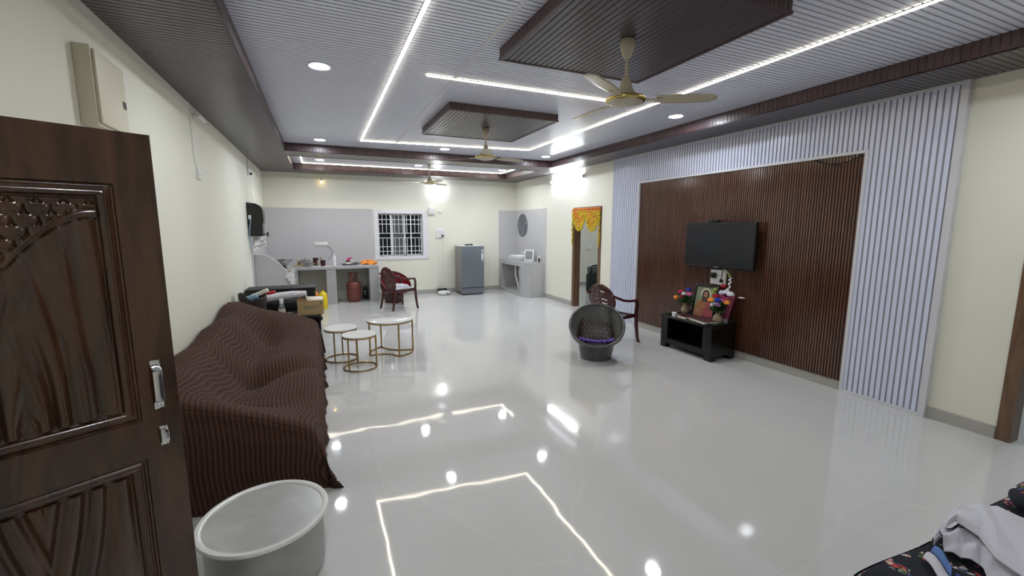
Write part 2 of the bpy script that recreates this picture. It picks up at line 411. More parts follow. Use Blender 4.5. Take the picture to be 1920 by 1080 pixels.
for (y0,y1) in ((TF,TB),(T2A,T2B)):
    fa.rib((TL,y0,zf),(0,1,0),y1-y0,(0,0,1),hf,(1,0,0),*fp)
    fa.rib((TR,y0,zf),(0,1,0),y1-y0,(0,0,1),hf,(-1,0,0),*fp)
    fa.rib((TL,y1,zf),(1,0,0),TR-TL,(0,0,1),hf,(0,-1,0),*fp)
    fa.rib((TL,y0,zf),(1,0,0),TR-TL,(0,0,1),hf,(0,1,0),*fp)
    for (a,b,c,d) in ((TL-0.014,y0-0.014,TL,y1+0.014),(TR,y0-0.014,TR+0.014,y1+0.014),(TL,y1,TR,y1+0.014),(TL,y0-0.014,TR,y0)):
        fa.box((a,b,ZD-0.004),(c,d,ZD+0.008))
st('trim_6', fa, 'fas', 'red-brown fluted edging facing into the ceiling trays', 'ceiling edging', recalc=False)
st('trim_7', MB().box((1.158,TF,ZC-0.006),(1.188,7.14,ZC+0.004)), 'pvc_wt', 'thin white joint strip running along the pale ceiling', 'ceiling strip')
def island(name,x0,x1,y0,y1,label):
    mb=MB()
    mb.rib((x0,y0,ZI),(1,0,0),x1-x0,(0,1,0),y1-y0,(0,0,-1),0.046,0.012,0.006,0,0)
    for (o,A,La,Nn) in (((x0,y0,ZI),(0,1,0),y1-y0,(-1,0,0)),((x1,y0,ZI),(0,1,0),y1-y0,(1,0,0)),((x0,y0,ZI),(1,0,0),x1-x0,(0,-1,0)),((x0,y1,ZI),(1,0,0),x1-x0,(0,1,0))):
        mb.rib(o,A,La,(0,0,1),ZC-ZI,Nn,0.04,0.008,0.004,1,1)
    t=0.022
    for (a,b,c,d) in ((x0-.006,y0-.006,x0+t,y1+.006),(x1-t,y0-.006,x1+.006,y1+.006),(x0+t,y0-.006,x1-t,y0+t),(x0+t,y1-t,x1-t,y1+.006)): mb.box((a,b,ZI-.004),(c,d,ZI+.010),1)
    return st(name,mb,['sof','fas'],label,'ceiling panel',recalc=False)
island('trim_8',1.30,2.59,1.83,3.184,'large brown ribbed raised ceiling panel behind the nearer fan')
island('trim_9',1.333,2.65,4.664,6.027,'brown ribbed raised ceiling panel above the second fan')

# ------------------------------------------------------------------ TV wall panelling
XP=4.885
P4,P3,P2,P1,PZ=1.88,2.581,5.836,6.557,2.415
tv=MB(); pp=(0.047,0.016,0.010)
for (y0,y1,z0,z1) in ((P4+.05,P3-.03,0.035,ZD-.03),(P2+.03,P1-.02,0.035,ZD-.03),(P3-.03,P2+.03,PZ+.03,ZD-.03)):
    tv.rib((XP,y0,z0),(0,1,0),y1-y0,(0,0,1),z1-z0,(-1,0,0),*pp,0,1)
st('trim_10', tv, ['pvc_tv','groove'], 'pale grey fluted panels framing the brown TV wall', 'wall panelling', recalc=False)
tf=MB()
def bar(y0,y1,z0,z1,dx=0.008): tf.box((XP-dx,y0,z0),(XR-0.002,y1,z1))
bar(P4,P4+.05,0,ZD); bar(P1-.02,P1,0,ZD)
bar(P3-.03,P3,0.0,PZ+.03); bar(P2,P2+.03,0.0,PZ+.03); bar(P3,P2,PZ,PZ+.03)
bar(P4+.05,P1-.02,ZD-.03,ZD-0.001); bar(P4+.05,P3-.03,0,.035); bar(P2+.03,P1-.02,0,.035)
st('trim_11', tf, 'pvc_wt', 'white edging strips around the fluted TV wall panels', 'wall edging')
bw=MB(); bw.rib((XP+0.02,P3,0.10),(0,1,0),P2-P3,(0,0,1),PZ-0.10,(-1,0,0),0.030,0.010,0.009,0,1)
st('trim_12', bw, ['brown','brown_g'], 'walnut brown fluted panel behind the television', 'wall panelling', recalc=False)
# skirting
st('baseboard_right', MB().box((XR-0.014,P3,0),(XR,P2,0.10)).box((XR-.014,D2B+0.005,0),(XR,P4,0.105)).box((XR-.014,P1,0),(XR,D1A-.005,.105)).box((XR-.014,D1B+.005,0),(XR,9.25,.105)).box((XR-.014,YF,0),(XR,D2A-.01,.105)), 'skirt', 'grey tile skirting along the TV side wall', 'skirting')
st('baseboard_back', MB().box((1.19,YB-.014,0),(4.43,YB,.105)), 'skirt', 'grey tile skirting under the window wall', 'skirting')
st('baseboard_left', MB().box((XL,YF,0),(XL+.014,8.75,.105)), 'skirt', 'grey tile skirting behind the sofa', 'skirting')
# grey tiled splashbacks
st('trim_13', MB().box((XL+.0,YB-.010,.84),(1.165,YB,2.12)).box((XL,8.56,0),(XL+.010,YB-.010,2.12)), 'wtile', 'grey wall tiles behind the kitchen counter', 'wall tiles')
st('trim_14', MB().box((4.425,YB-.010,0),(XR-.01,YB,2.14)).box((XR-.010,9.15,0),(XR,YB,2.14)), 'wtile', 'grey wall tiles around the washbasin corner', 'wall tiles')

# window
wn=thing('window_1',((WX0+WX1)/2,YB,WZ0),'barred white sliding window with marble surround beside the kitchen counter','window',kind=ST)
B('window_frame', MB().box((WX0-.10,YB-.02,WZ0-.085),(WX0,YB+.1,WZ1+.085)).box((WX1,YB-.02,WZ0-.085),(WX1+.125,YB+.1,WZ1+.085)).box((WX0,YB-.02,WZ0-.085),(WX1,YB+.1,WZ0)).box((WX0,YB-.02,WZ1),(WX1,YB+.1,WZ1+.085)),'wmarble',wn,label='speckled white marble window surround')
g=MB(); zz=WZ1-WZ0; xx=WX1-WX0
for fr in (0,.14,.245,.46,.57,.775,.885,1): g.box((WX0,YB+.012,WZ1-fr*zz-.007),(WX1,YB+.026,WZ1-fr*zz+.007))
k=11
for i in range(k+1):
    x=WX0+xx*i/k
    if i in (0,3,8,k): g.box((x-.012,YB+.01,WZ0),(x+.012,YB+.028,WZ1))
    else:
        g.box((x-.006,YB+.012,WZ1-.46*zz),(x+.006,YB+.026,WZ1)); g.box((x-.006,YB+.012,WZ0),(x+.006,YB+.026,WZ1-.57*zz))
B('window_grille', g,'whitem',wn)
g=MB()
for (x0,x1,dy) in ((WX0,WX0+.36,.11),(WX0+.30,WX0+.66,.09),(WX0+.62,WX1,.11)):
    t=.035
    g.box((x0,YB+dy,WZ0),(x0+t,YB+dy+.02,WZ1)).box((x1-t,YB+dy,WZ0),(x1,YB+dy+.02,WZ1)).box((x0,YB+dy,WZ0),(x1,YB+dy+.02,WZ0+t)).box((x0,YB+dy,WZ1-t),(x1,YB+dy+.02,WZ1))
B('window_sash', g,'white',wn)
B('window_pane', MB().box((WX0+.03,YB+.115,WZ0+.03),(WX0+.33,YB+.119,WZ1-.03)).box((WX1-.42,YB+.115,WZ0+.03),(WX1-.03,YB+.119,WZ1-.03)),'pane',wn,label='dark night-time glass panes')
B('window_screen', MB().box((WX0+.33,YB+.13,WZ0+.03),(WX0+.84,YB+.133,WZ1-.03)),'mesh',wn,label='grey insect screen panel')

# doorways
def doorway(name, ya, yb, label):
    r=thing(name,(XR,(ya+yb)/2,0),label,'door frame',kind=ST)
    x0,x1=XR-.012,XR+.135; t=.085
    B('door_jamb', MB().box((x0,ya,0),(x1,ya+t,DOOR_H)),'jamb',r)
    B('door_jamb', MB().box((x0,yb-t,0),(x1,yb,DOOR_H)),'jamb',r)
    B('door_lintel', MB().box((x0,ya+t,DOOR_H-t),(x1,yb-t,DOOR_H)),'jamb',r)
    return r
doorway('door_1',D1A,D1B,'brown wooden doorway frame hung with a marigold garland')
doorway('door_2',D2A,D2B,'brown wooden doorway frame right of the TV wall')

# ------------------------------------------------------------------ open carved door leaf
DRV=Vector((0.8738,0.4864,0)); NRM=Vector((0.4864,-0.8738,0)); EDGE=Vector((-0.49,1.806,0)); LW,LH,LT=0.70,1.993,0.038
def sstep(a,b,x):
    t=max(0,min(1,(x-a)/(b-a))); return t*t*(3-2*t)
def seg_d(px,pz,pts):
    best=9
    for (a,b) in zip(pts[:-1],pts[1:]):
        dx,dz=b[0]-a[0],b[1]-a[1]; t=max(0,min(1,((px-a[0])*dx+(pz-a[1])*dz)/(dx*dx+dz*dz)))
        d=hypot(px-a[0]-t*dx,pz-a[1]-t*dz); best=min(best,d)
    return best
def arcpts(cx,cz,r0,r1,a0,a1,n=14): return [(cx+r0*cos(a0+(a1-a0)*i/n),cz+r1*sin(a0+(a1-a0)*i/n)) for i in range(n+1)]
def door_h(s,z):
    """carved relief height over the leaf face"""
    def panel(s0,s1,z0,z1):
        return min(s-s0,s1-s,z-z0,z1-z)
    h=0.0
    for (s0,s1,z0,z1,up) in ((0.105,0.60,1.052,1.831,True),(0.105,0.60,0.16,0.918,False)):
        d=panel(s0,s1,z0,z1)
        if d<0: continue
        # stepped moulding
        if d<0.006: return -0.008
        if d<0.040: return 0.001-0.010*abs((d-0.023)/0.017)**2+(-0.004 if 0.018<d<0.024 else 0)
        if d<0.046: return -0.016
        h=-0.010
        cs=(s0+s1)/2
        ds=min(s,2*cs-s)          # mirror about the leaf centre
        if up:
            zc=1.47
            # curved divider: rises from (.352,1.58) to the corner (.157,1.737)
            t=max(0,min(1,(0.352-ds)/0.195)); za=1.590+0.150*math.sin(t*pi/2)**0.9
            if z>za+0.016:
                # overlapping scales, each a leaning rounded bump
                pu,pv=0.054,0.034
                row=math.floor(z/pv); best=0
                for rw in (row,row+1):
                    fu=ds/pu+0.5*(rw%2); cu=(math.floor(fu)+.5-0.5*(rw%2))*pu; cz_=rw*pv+.004
                    dx_=(ds-cu)/(pu*.50); dz_=(cz_+pv*.5-z)/(pv*.80)
                    q_=1-dx_*dx_-dz_*dz_
                    if q_>0: best=max(best,math.sqrt(q_)*(0.85+0.15*dz_))
                h=-0.018+0.015*best
            elif z>za-0.016: h=-0.002-0.010*abs((z-za)/0.016)**2
            else:
                f_=max(0,min(1,(za-0.016-z)/0.48))
                ks=[0.150-0.02*f_,0.212+0.004*f_-0.02*f_*f_,0.300-0.040*math.sin(f_*pi*.5),0.372-0.072*math.sin(f_*pi*.5),0.440-0.10*f_]
                h=-0.016
                for (k0,k1) in zip(ks[:-1],ks[1:]):
                    if k0<=ds<k1:
                        q_=(ds-k0)/(k1-k0); h=-0.018+0.017*(0.5-0.5*math.cos(2*pi*q_))**.75
                if ds<ks[0]: h=-0.012
        else:
            f_=max(0,(0.885-z)/0.30)
            ks=[0.146,0.205+0.045*f_**1.6,0.255+0.055*f_**1.4,0.305+0.06*f_,0.36+0.06*f_,0.50]
            h=-0.016
            for (k0,k1) in zip(ks[:-1],ks[1:]):
                if k0<=ds<k1:
                    q_=(ds-k0)/(k1-k0); h=-0.018+0.017*(0.5-0.5*math.cos(2*pi*q_))**.75
            if ds<ks[0]: h=-0.012
        return h
    return h
dr=thing('door_3',(EDGE.x-DRV.x*LW,EDGE.y-DRV.y*LW,0),'open carved dark brown wooden door leaf with chrome pull handle','door',kind=ST)
def dl(s,z,h): p=EDGE-DRV*s+NRM*h; return (p.x,p.y,z)
mb=MB()
mb.grid(lambda u,v: dl(u*LW,0.01+v*(LH-0.01),door_h(u*LW,0.01+v*(LH-0.01))),290,480)
c=[dl(0,.01,0),dl(LW,.01,0),dl(LW,.01,-LT),dl(0,.01,-LT),dl(0,LH,0),dl(LW,LH,0),dl(LW,LH,-LT),dl(0,LH,-LT)]
mb.add(c,[(0,1,2,3),(4,7,6,5),(0,3,7,4),(1,5,6,2),(2,6,7,3)])
leaf_=B('door_leaf',mb,'wood',dr,recalc=False)
def dhandle(name,s0,z0,z1,w_,arch,wid):
    mb=MB(); n=14; pts=[]
    for i in range(n+1):
        t=i/n; z=z0+(z1-z0)*t
        e=min(t,1-t)
        h=0.003 if e<0.13 else arch*min(1,(e-0.13)/0.08)+0.003
        pts.append(dl(s0,z,h))
    mb.tube(pts,0,flat=(w_,0.004,tuple(NRM)))
    for t in (0.06,0.94):
        for q in ((-.006,),(.006,)):
            c0=Vector(dl(s0+q[0],z0+(z1-z0)*t,0.006)); mb.blob(tuple(c0),0.0028,0,6)
    B(name,mb,'chrome',leaf_,label='chrome '+name.replace('_',' '))
dhandle('door_handle',0.056,1.083,1.254,0.026,0.024,0)
dhandle('door_latch',0.052,0.951,1.020,0.022,0.012,0)
B('door_hinge',MB().box(dl(LW,0,0)[:2]+(0.3,),tuple(Vector(dl(LW,0,0))+Vector((-.012,.012,.40)))).box(dl(LW,0,0)[:2]+(1.6,),tuple(Vector(dl(LW,0,0))+Vector((-.012,.012,1.70)))),'steel',dr)

# ------------------------------------------------------------------ ceiling lights, LED strips, fans
first=None
dlab={(0.07,0.8):'round white ceiling downlight nearest the entrance, left row',(3.97,0.8):'round white ceiling downlight nearest the entrance, TV wall row',
 (0.07,4.10):'round bright white downlight in the near tray above the sofa',(0.07,7.43):'round white downlight over the sofa side just before the cross beam',
 (2.02,7.43):'round white downlight touching the LED line just before the cross beam',(3.97,7.43):'round white downlight in the TV-side corner of the near tray',
 (3.97,4.15):'round white downlight between the LED line and the TV wall border',(0.07,9.60):'round white downlight in the far tray on the kitchen side',
 (2.02,9.60):'round white downlight in the middle of the far tray',(3.97,9.60):'round white downlight in the washbasin corner of the far tray'}
for (x,y),lab in dlab.items():
    if first is None:
        first=thing('downlight',(x,y,ZC),lab,'ceiling light',group='round recessed downlights')
        B('rim',MB().lathe([(0.074,0.0),(0.086,0.0),(0.088,-0.006),(0.083,-0.010),(0.072,-0.006),(0.074,0.0)],n=32),'white',first,local=True)
        B('diffuser',MB().lathe([(0.0,-0.0045),(0.073,-0.0045),(0.073,-0.001)],n=32),'e_down',first,local=True)
    else:
        o=copy_tree(first); o.location=(x,y,ZC); o['label']=lab
def strip(name,pts,label,m='e_led',w_=0.020):
    r=thing(name,(pts[0][0],pts[0][1],ZC),label,'LED strip light',group='warm LED lines in the ceiling')
    mb=MB(); mc=MB()
    for (a,b) in zip(pts[:-1],pts[1:]):
        a=Vector((a[0],a[1],0));b=Vector((b[0],b[1],0));t=(b-a).normalized();n=Vector((-t.y,t.x,0)); a2=a-t*w_/2; b2=b+t*w_/2
        for (ww,z0,z1,q) in ((w_/2,ZC-.009,ZC-.003,mb),(w_/2+.006,ZC-.004,ZC+.003,mc)):
            q.add([tuple(p+n*s*ww+Vector((0,0,z))) for z in (z0,z1) for p,s in ((a2,-1),(b2,-1),(b2,1),(a2,1))],[(0,3,2,1),(4,5,6,7),(0,1,5,4),(1,2,6,5),(2,3,7,6),(3,0,4,7)])
    B('channel',mc,'pvc_wt',r); B('diffuser',mb,m,r)
strip('led_strip',[(0.653,0.2),(0.653,7.25),(3.372,6.95),(3.372,0.2)],'long warm white LED line framing the near ceiling tray')
strip('led_strip',[(0.941,3.956),(2.90,3.956)],'short warm LED line between the two brown ceiling panels')
strip('led_strip',[(-0.26,8.9),(-0.26,10.17),(4.18,10.17),(4.18,9.4)],'warm LED line along the far ceiling tray by the window wall','e_led2')

def fan(x,y,z0,zp,ang,label):
    r=thing('ceiling_fan',(x,y,zp),label,'ceiling fan',group='cream three blade ceiling fans')
    H=z0-zp
    B('canopy',MB().lathe([(0.0,H),(0.020,H),(0.045,H-.005),(0.052,H-.02),(0.050,H-.045),(0.036,H-.085),(0.020,H-.12),(0.012,H-.125)]),'cream',r,local=True)
    B('downrod',MB().lathe([(0.011,0.14),(0.011,H-.12)],n=14),'cream',r,local=True)
    B('motor_housing',MB().lathe([(0.012,0.17),(0.022,0.165),(0.034,0.13),(0.046,0.085),(0.066,0.055),(0.09,0.042),(0.115,0.032),(0.125,0.02),(0.125,0.012)],n=36),'cream',r,local=True)
    B('trim_ring',MB().lathe([(0.118,0.030),(0.131,0.024),(0.134,0.014),(0.130,0.004),(0.120,0.0)],n=36),'goldring',r,local=True,label='shiny gold ring around the motor')
    B('bottom_cover',MB().lathe([(0.0,-0.018),(0.05,-0.017),(0.09,-0.010),(0.122,0.003),(0.122,0.012)],n=36),'cream',r,local=True)
    for k in range(3):
        a=ang+k*2*pi/3; R=Matrix.Rotation(a,4,'Z')
        bl=MB(); n=12
        def f(u,v):
            rr=0.20+0.40*u; wd=0.046+0.016*sin(pi*min(1,u*1.1)); y_=(v-.5)*2*wd*(1 if u<.93 else math.sqrt(max(0,1-((u-.93)/.072)**2)))
            return tuple(R@Vector((rr,y_,0.018-y_*0.18)))
        bl.grid(f,14,6)
        bo=B('blade',bl,'cream',r,local=True,solid=0.004)
        B('blade_bracket',MB().tube([tuple(R@Vector((0.11,0,0.02))),tuple(R@Vector((0.16,0,.016))),tuple(R@Vector((0.24,0,0.014)))],0,flat=(0.05,0.004,(0,0,1))),'cream',bo,local=True)
    return r
fan(1.94,2.50,ZI,2.535,radians(-28),'cream ceiling fan with gold ring hanging from the large near brown panel')
fan(1.99,5.35,ZI,2.565,radians(12),'cream ceiling fan hanging from the smaller brown panel')
fan(2.10,8.95,ZC,2.575,radians(40),'cream ceiling fan in the far tray in front of the window wall')

# wall lights
r=thing('tube_light',(XR-.02,8.23,2.70),'bright white tube light fixed high on the wall above the garlanded doorway','wall light')
B('batten',MB().box((XR-.035,7.60,2.70),(XR-.001,8.86,2.735),bev=.004),'white',r)
B('end_cap',MB().box((XR-.055,7.57,2.68),(XR-.001,7.60,2.74),bev=.004),'white',r)
B('end_cap',MB().box((XR-.055,8.86,2.68),(XR-.001,8.89,2.74),bev=.004),'white',r)
B('tube',MB().tube([(XR-.055,7.60,2.705),(XR-.055,8.86,2.705)],0.016,12),'e_tube',r)
def bulb(x,z,rad,m,label,cat='wall light'):
    r=thing('bulb_lamp',(x,YB,z),label,cat)
    B('holder',MB().tube([(x,YB-.001,z+.05),(x,YB-.05,z+.05),(x,YB-.08,z+.035)],[.028,.022,.02],14).lathe([(0.018,rad*1.0),(0.022,rad+.05)],(x,YB-.085,z-.02),14),'white' if rad>.04 else 'steel',r)
    B('bulb',MB().blob((x,YB-.085,z-.02),rad,0,16),m,r)
bulb(2.76,2.66,0.055,'e_bulb','glaring white bulb lamp on the window wall under the far fan')
bulb(0.092,2.72,0.026,'e_yel','small yellow glowing bulb lamp above the kitchen tiles')

# ------------------------------------------------------------------ sofa under a knitted cover
SX0,SX1,SY0,SY1=-1.07,-0.085,2.93,6.16
def sofa_top(x,y):
    a=x-SX0; b=y-SY0; L=SY1-SY0; W=SX1-SX0
    # across profile in the seating bays
    crest=0.735
    if a<0.16: zm=crest-0.03*(1-a/0.16)
    elif a<0.46: zm=crest-(crest-0.415)*sstep(0.13,0.48,a)
    else: zm=0.415+0.025*sin(pi*(a-0.46)/(W-0.46))
    ze=0.745-0.335*max(0,a-0.12)/(W-0.12)*1.02
    wn_=1-sstep(0.06,0.62,b); wf=sstep(L-0.85,L-0.25,b)
    zfar=ze+0.055
    z=zm+(ze-zm)*wn_; z=z+(zfar-z)*wf
    # two cushions: dip between the bays, bulging backs
    for (c,wd,dp) in ((1.30,0.12,0.075),):
        line=c+0.35*(a/W)-0.25
        z-=dp*math.exp(-((b-line)/wd)**2)*sstep(.05,.5,a)*(1-0.5*sstep(.6,.95,a))
    z+=0.020*sin(b*3.1+a*4)*sstep(.1,.4,a)+0.012*sin(b*7.7-a*6)
    z+=0.035*math.exp(-((b-0.62)/0.35)**2-((a-0.30)/0.2)**2)+0.05*math.exp(-((b-2.2)/0.5)**2-((a-0.2)/0.2)**2)
    z-=0.030*math.exp(-((b-0.42)/0.08)**2-((a-0.55)/0.16)**2)
    z-=0.07*math.exp(-((b-1.25)/0.22)**2-((a-0.50)/0.12)**2)+0.05*math.exp(-((b-2.35)/0.35)**2-((a-0.50)/0.10)**2)
    # rounded shoulders
    for e,rr in ((W-a,0.09),(b,0.07),(L-b,0.07)):
        if e<rr: z-= rr*(1-math.sqrt(max(0,1-((rr-e)/rr)**2)))*0.8
    return z
NA,NB,ND,NE=118,300,34,26
vs=[];uvs=[];fs=[]
cols=NA+ND+1; rows=NE+NB+NE+1
for j in range(rows):
    if j<NE: eb=(NE-j)/NE; y=SY0; side=-1
    elif j<=NE+NB: eb=0; y=SY0+(SY1-SY0)*(j-NE)/NB; side=0
    else: eb=(j-NE-NB)/NE; y=SY1; side=1
    for i in range(cols):
        if i<=NA: ea=0; x=SX0+(SX1-SX0)*i/NA
        else: ea=(i-NA)/ND; x=SX1
        zt=sofa_top(x,y); d=max(ea,eb); mn=min(ea,eb)
        z=zt*(1-d)+0.004
        px,py=x,y
        fl=0.020*sin(y*9)+0.012*sin(y*23+1)
        if ea>0: px+=0.022*sstep(0,.25,d)+ (0.012+.6*fl)*d*1.0
        if eb>0: py+=side*(0.03*sstep(0,.25,d)+(0.02+0.012*sin(x*17))*d)
        if mn>0: px+=0.05*mn; py+=side*0.05*mn
        if ea>0.6: px+=0.05*sstep(.6,1,ea)*(math.exp(-((y-SY0-0.02)/.06)**2)+math.exp(-((y-4.85)/.05)**2)+0.8*math.exp(-((y-5.5)/.05)**2))
        ua=(x-SX0)+(0.45*ea); ub=(y-SY0)+side*0.55*eb
        # slant of the back drape
        wob=0.016*sin(ub*5.5+ua*3)+0.010*sin(ub*13)
        u=ua+wob-0.10*math.exp(-((ub-1.15)/0.22)**2)*(1-min(1,ua))
        if eb>0 and ea==0: u=ua+wob
        hgt=0.0028*sin(u*2*pi/0.028)+0.0015*sin(ub*2*pi/0.06+u*30)
        if d==0: z+=hgt
        elif ea>=eb: px+=hgt
        else: py+=side*hgt
        vs.append((px,py,max(0.003,z))); uvs.append((u,ub))
for j in range(rows-1):
    for i in range(cols-1):
        a=j*cols+i; fs.append((a,a+1,a+cols+1,a+cols))
mb=MB(); mb.add(vs,fs,0,True); mb.uv=uvs
# ragged crocheted hem
sofa=thing('sofa',((SX0+SX1)/2,(SY0+SY1)/2,0),'long low sofa against the cream wall completely covered in dark brown knitted fabric','sofa')
B('throw_cover',mb,'knit',sofa,recalc=False)
body=MB().box((SX0+.03,SY0+.05,0.06),(SX1-.06,SY1-.05,0.30),bev=.04)
B('sofa_base',body,'blkm',sofa)
ft=MB()
for (x,y) in ((SX0+.08,SY0+.1),(SX1-.12,SY0+.1),(SX0+.08,SY1-.1),(SX1-.12,SY1-.1)):
    B('foot',MB().lathe([(0.022,0.0),(0.03,0.06)],(x,y,0.001),12),'blkm',sofa)
hm=MB(); y=SY0-.03
k=0
while y<SY1:
    s_=0.014*(0.7+0.6*random.random()); x=SX1+.036+.012*sin(y*9)+.007*sin(y*23+1)
    hm.add([(x,y-.018,.012),(x,y+.018,.012),(x+s_,y,.004),(x-.01,y,.03)],[(0,2,1),(0,3,2),(1,2,3)]); y+=0.034; k+=1
B('hem',hm,'knit',sofa,label='ragged scalloped hem')

# ------------------------------------------------------------------ aluminium vessel
vx,vy,vr,vh=-0.322,2.245,0.285,0.315
r=thing('cooking_vessel',(vx,vy,0),'large round aluminium vessel with flat lid on the floor by the sofa end','vessel')
B('vessel_body',MB().lathe([(0.0,0.0),(vr*.82,0.0),(vr*.88,0.02),(vr*.90,0.06),(vr*.90,vh-.04),(vr*.93,vh-.02),(vr*.95,vh-.010),(vr*.90,vh-.012)],(vx,vy,0),64),'alu',r)
lid_=B('vessel_lid',MB().lathe([(0.0,vh+.001),(vr*.55,vh),(vr*.895,vh-.001)],(vx,vy,0),64),'alu_lid',r,label='dull flat aluminium lid')
B('lid_rim',MB().lathe([(vr*.890,vh-.003),(vr*.900,vh+.004),(vr*.915,vh+.007),(vr*.985,vh+.007),(vr,vh+.001),(vr*.998,vh-.008),(vr*.975,vh-.012),(vr*.96,vh-.006)],(vx,vy,0),64),'alu_rim_lit',lid_,label='raised rim coloured paler to look brightly lit')

# ------------------------------------------------------------------ nesting coffee tables
def ring_pts(cx,cy,r,z,n=40,a0=0,a1=2*pi): return [(cx+r*cos(a0+(a1-a0)*i/n),cy+r*sin(a0+(a1-a0)*i/n),z) for i in range(n+ (0 if abs(a1-a0-2*pi)<1e-6 else 1))]
def small_table(cx,cy,r_,h,angs,label):
    t=thing('coffee_table',(cx,cy,0),label,'coffee table',group='set of three nesting marble tables')
    B('tabletop',MB().lathe([(0,h-.016),(r_*.985,h-.016),(r_,h-.010),(r_,h-.004),(r_*.985,h),(0,h)],(cx,cy,0),48),'marble',t)
    B('top_ring',MB().tube(ring_pts(cx,cy,r_-.010,h-.026),0.009,8,closed=True),'gold',t)
    B('base_ring',MB().tube(ring_pts(cx,cy,r_-.010,.010),0.009,8,closed=True),'gold',t)
    for a in angs:
        x,y=cx+(r_-.010)*cos(a),cy+(r_-.010)*sin(a)
        B('leg',MB().box((x-.009,y-.009,.012),(x+.009,y+.009,h-.028),bev=.002),'gold',t)
small_table(0.172,5.86,0.205,0.42,(radians(243),radians(85),radians(-25)),'small round white marble table with gold legs closest to the sofa')
small_table(0.36,5.40,0.200,0.42,(radians(225),radians(95),radians(-12)),'small round white marble table with gold legs standing in front of the others')
cx,cy,r_,h=0.80,5.93,0.305,0.47
t=thing('coffee_table',(cx,cy,0),'larger taller round white marble table with gold crescent base','coffee table',group='set of three nesting marble tables')
B('tabletop',MB().lathe([(0,h-.018),(r_*.985,h-.018),(r_,h-.011),(r_,h-.004),(r_*.985,h),(0,h)],(cx,cy,0),56),'marble',t)
B('top_ring',MB().tube(ring_pts(cx,cy,r_-.010,h-.028),0.010,8,closed=True),'gold',t)
LA=[radians(a) for a in (198,283,355,108)]
rr=r_-.010
Q=[(cx+rr*cos(a),cy+rr*sin(a)) for a in LA]
base=[]
def arc_between(p,q,bulge):
    mx,my=(p[0]+q[0])/2,(p[1]+q[1])/2; dx,dy=q[0]-p[0],q[1]-p[1]
    return [(p[0]+dx*i/12-dy*bulge*4*(i/12)*(1-i/12), p[1]+dy*i/12+dx*bulge*4*(i/12)*(1-i/12), .010) for i in range(12)]
base=arc_between(Q[0],Q[1],0.20)+arc_between(Q[1],Q[2],-0.16)+arc_between(Q[2],Q[3],0.18)+arc_between(Q[3],Q[0],-0.16)
B('base_frame',MB().tube(base,0.010,8,closed=True),'gold',t)
for (x,y) in Q: B('leg',MB().box((x-.010,y-.010,.012),(x+.010,y+.010,h-.030),bev=.002),'gold',t)

# ------------------------------------------------------------------ moulded plastic armchairs
def plastic_chair(x,y,rz,label,m='maroon'):
    t=thing('plastic_chair',(x,y,0),label,'chair',rz=rz,group='maroon moulded plastic armchairs')
    # seat: front is +y
    def seat(u,v):
        X=(u-.5)*2; yy=-0.20+0.43*v; wd=0.205+0.03*v
        z=0.415-0.018*(1-X*X)+(0.010 if v>.93 else 0)-0.02*sstep(.85,1,v)*sstep(.85,1,v)+0.012*abs(X)**4
        return (X*wd,yy,z)
    B('seat',MB().grid(seat,16,16),m,t,local=True,solid=0.006)
    ap=MB()
    for (a,b) in (((-.225,.235),(.225,.235)),((-.205,-.20),(-.232,.235)),((.205,-.20),(.232,.235)),((-.205,-.20),(.205,-.20))):
        ap.tube([(a[0],a[1],.395),((a[0]+b[0])/2,(a[1]+b[1])/2,.39),(b[0],b[1],.395)],0,flat=(0.012,0.045,(0,0,1)))
    B('seat_rim',ap,m,t,local=True)
    # backrest: fan shape with crescent slots
    def back(u,v):
        X=(u-.5)*2; zz=v
        hw=0.150+0.090*sstep(0,.5,zz)
        top=0.455
        ztop=0.42+top*zz+0.0
        edge=max(0.06,1-(max(0,zz-.5)/.5)**2.3)**0.5
        return (X*hw*edge,-0.205-0.115*zz+0.035*X*X-0.0,ztop)
    def skip(u,v):
        X=(u-.5)*2
        if not 0.16<v<0.86 or abs(X)>0.62: return False
        k=(v+0.10*X*X-0.16)/0.125
        return (k%1)<0.30 and abs(X)>0.08 and abs(X)<0.55-0.3*abs(v-.5)
    B('backrest',MB().grid(back,44,56,skip=skip),m,t,local=True,solid=0.012)
    rimp=[back(0,i/40) for i in range(41)]+[back(1,1-i/40) for i in range(41)]
    B('back_rim',MB().tube(rimp,0.013,8),m,t,local=True)
    for s in (-1,1):
        arm=[(s*.235,-.285,.74),(s*.262,-.20,.705),(s*.275,-.10,.665),(s*.282,.02,.645),(s*.285,.14,.64),(s*.284,.21,.638)]
        B('armrest',MB().tube(arm,0,flat=([.04,.05,.055,.058,.058,.05],0.034,(0,0,1))),m,t,local=True)
        B('leg',MB().tube([(s*.283,.21,.63),(s*.272,.232,.55),(s*.250,.240,.44),(s*.255,.248,.25),(s*.27,.262,.08),(s*.282,.270,.012),(s*.300,.285,.004)],0,flat=([.046,.046,.052,.048,.036,.032,.052],0.034,(0,1,0.01))),m,t,local=True)
        B('leg',MB().tube([(s*.205,-.20,.43),(s*.215,-.235,.30),(s*.225,-.275,.10),(s*.232,-.295,.004)],0,flat=([.09,.075,.055,.05],0.026,(0,1,0.01))),m,t,local=True)
    return t
plastic_chair(1.44,9.17,radians(-66),'maroon moulded plastic armchair turned sideways in front of the maroon bucket chair')
plastic_chair(3.93,5.20,radians(-78),'maroon moulded plastic armchair behind the grey bucket chair')

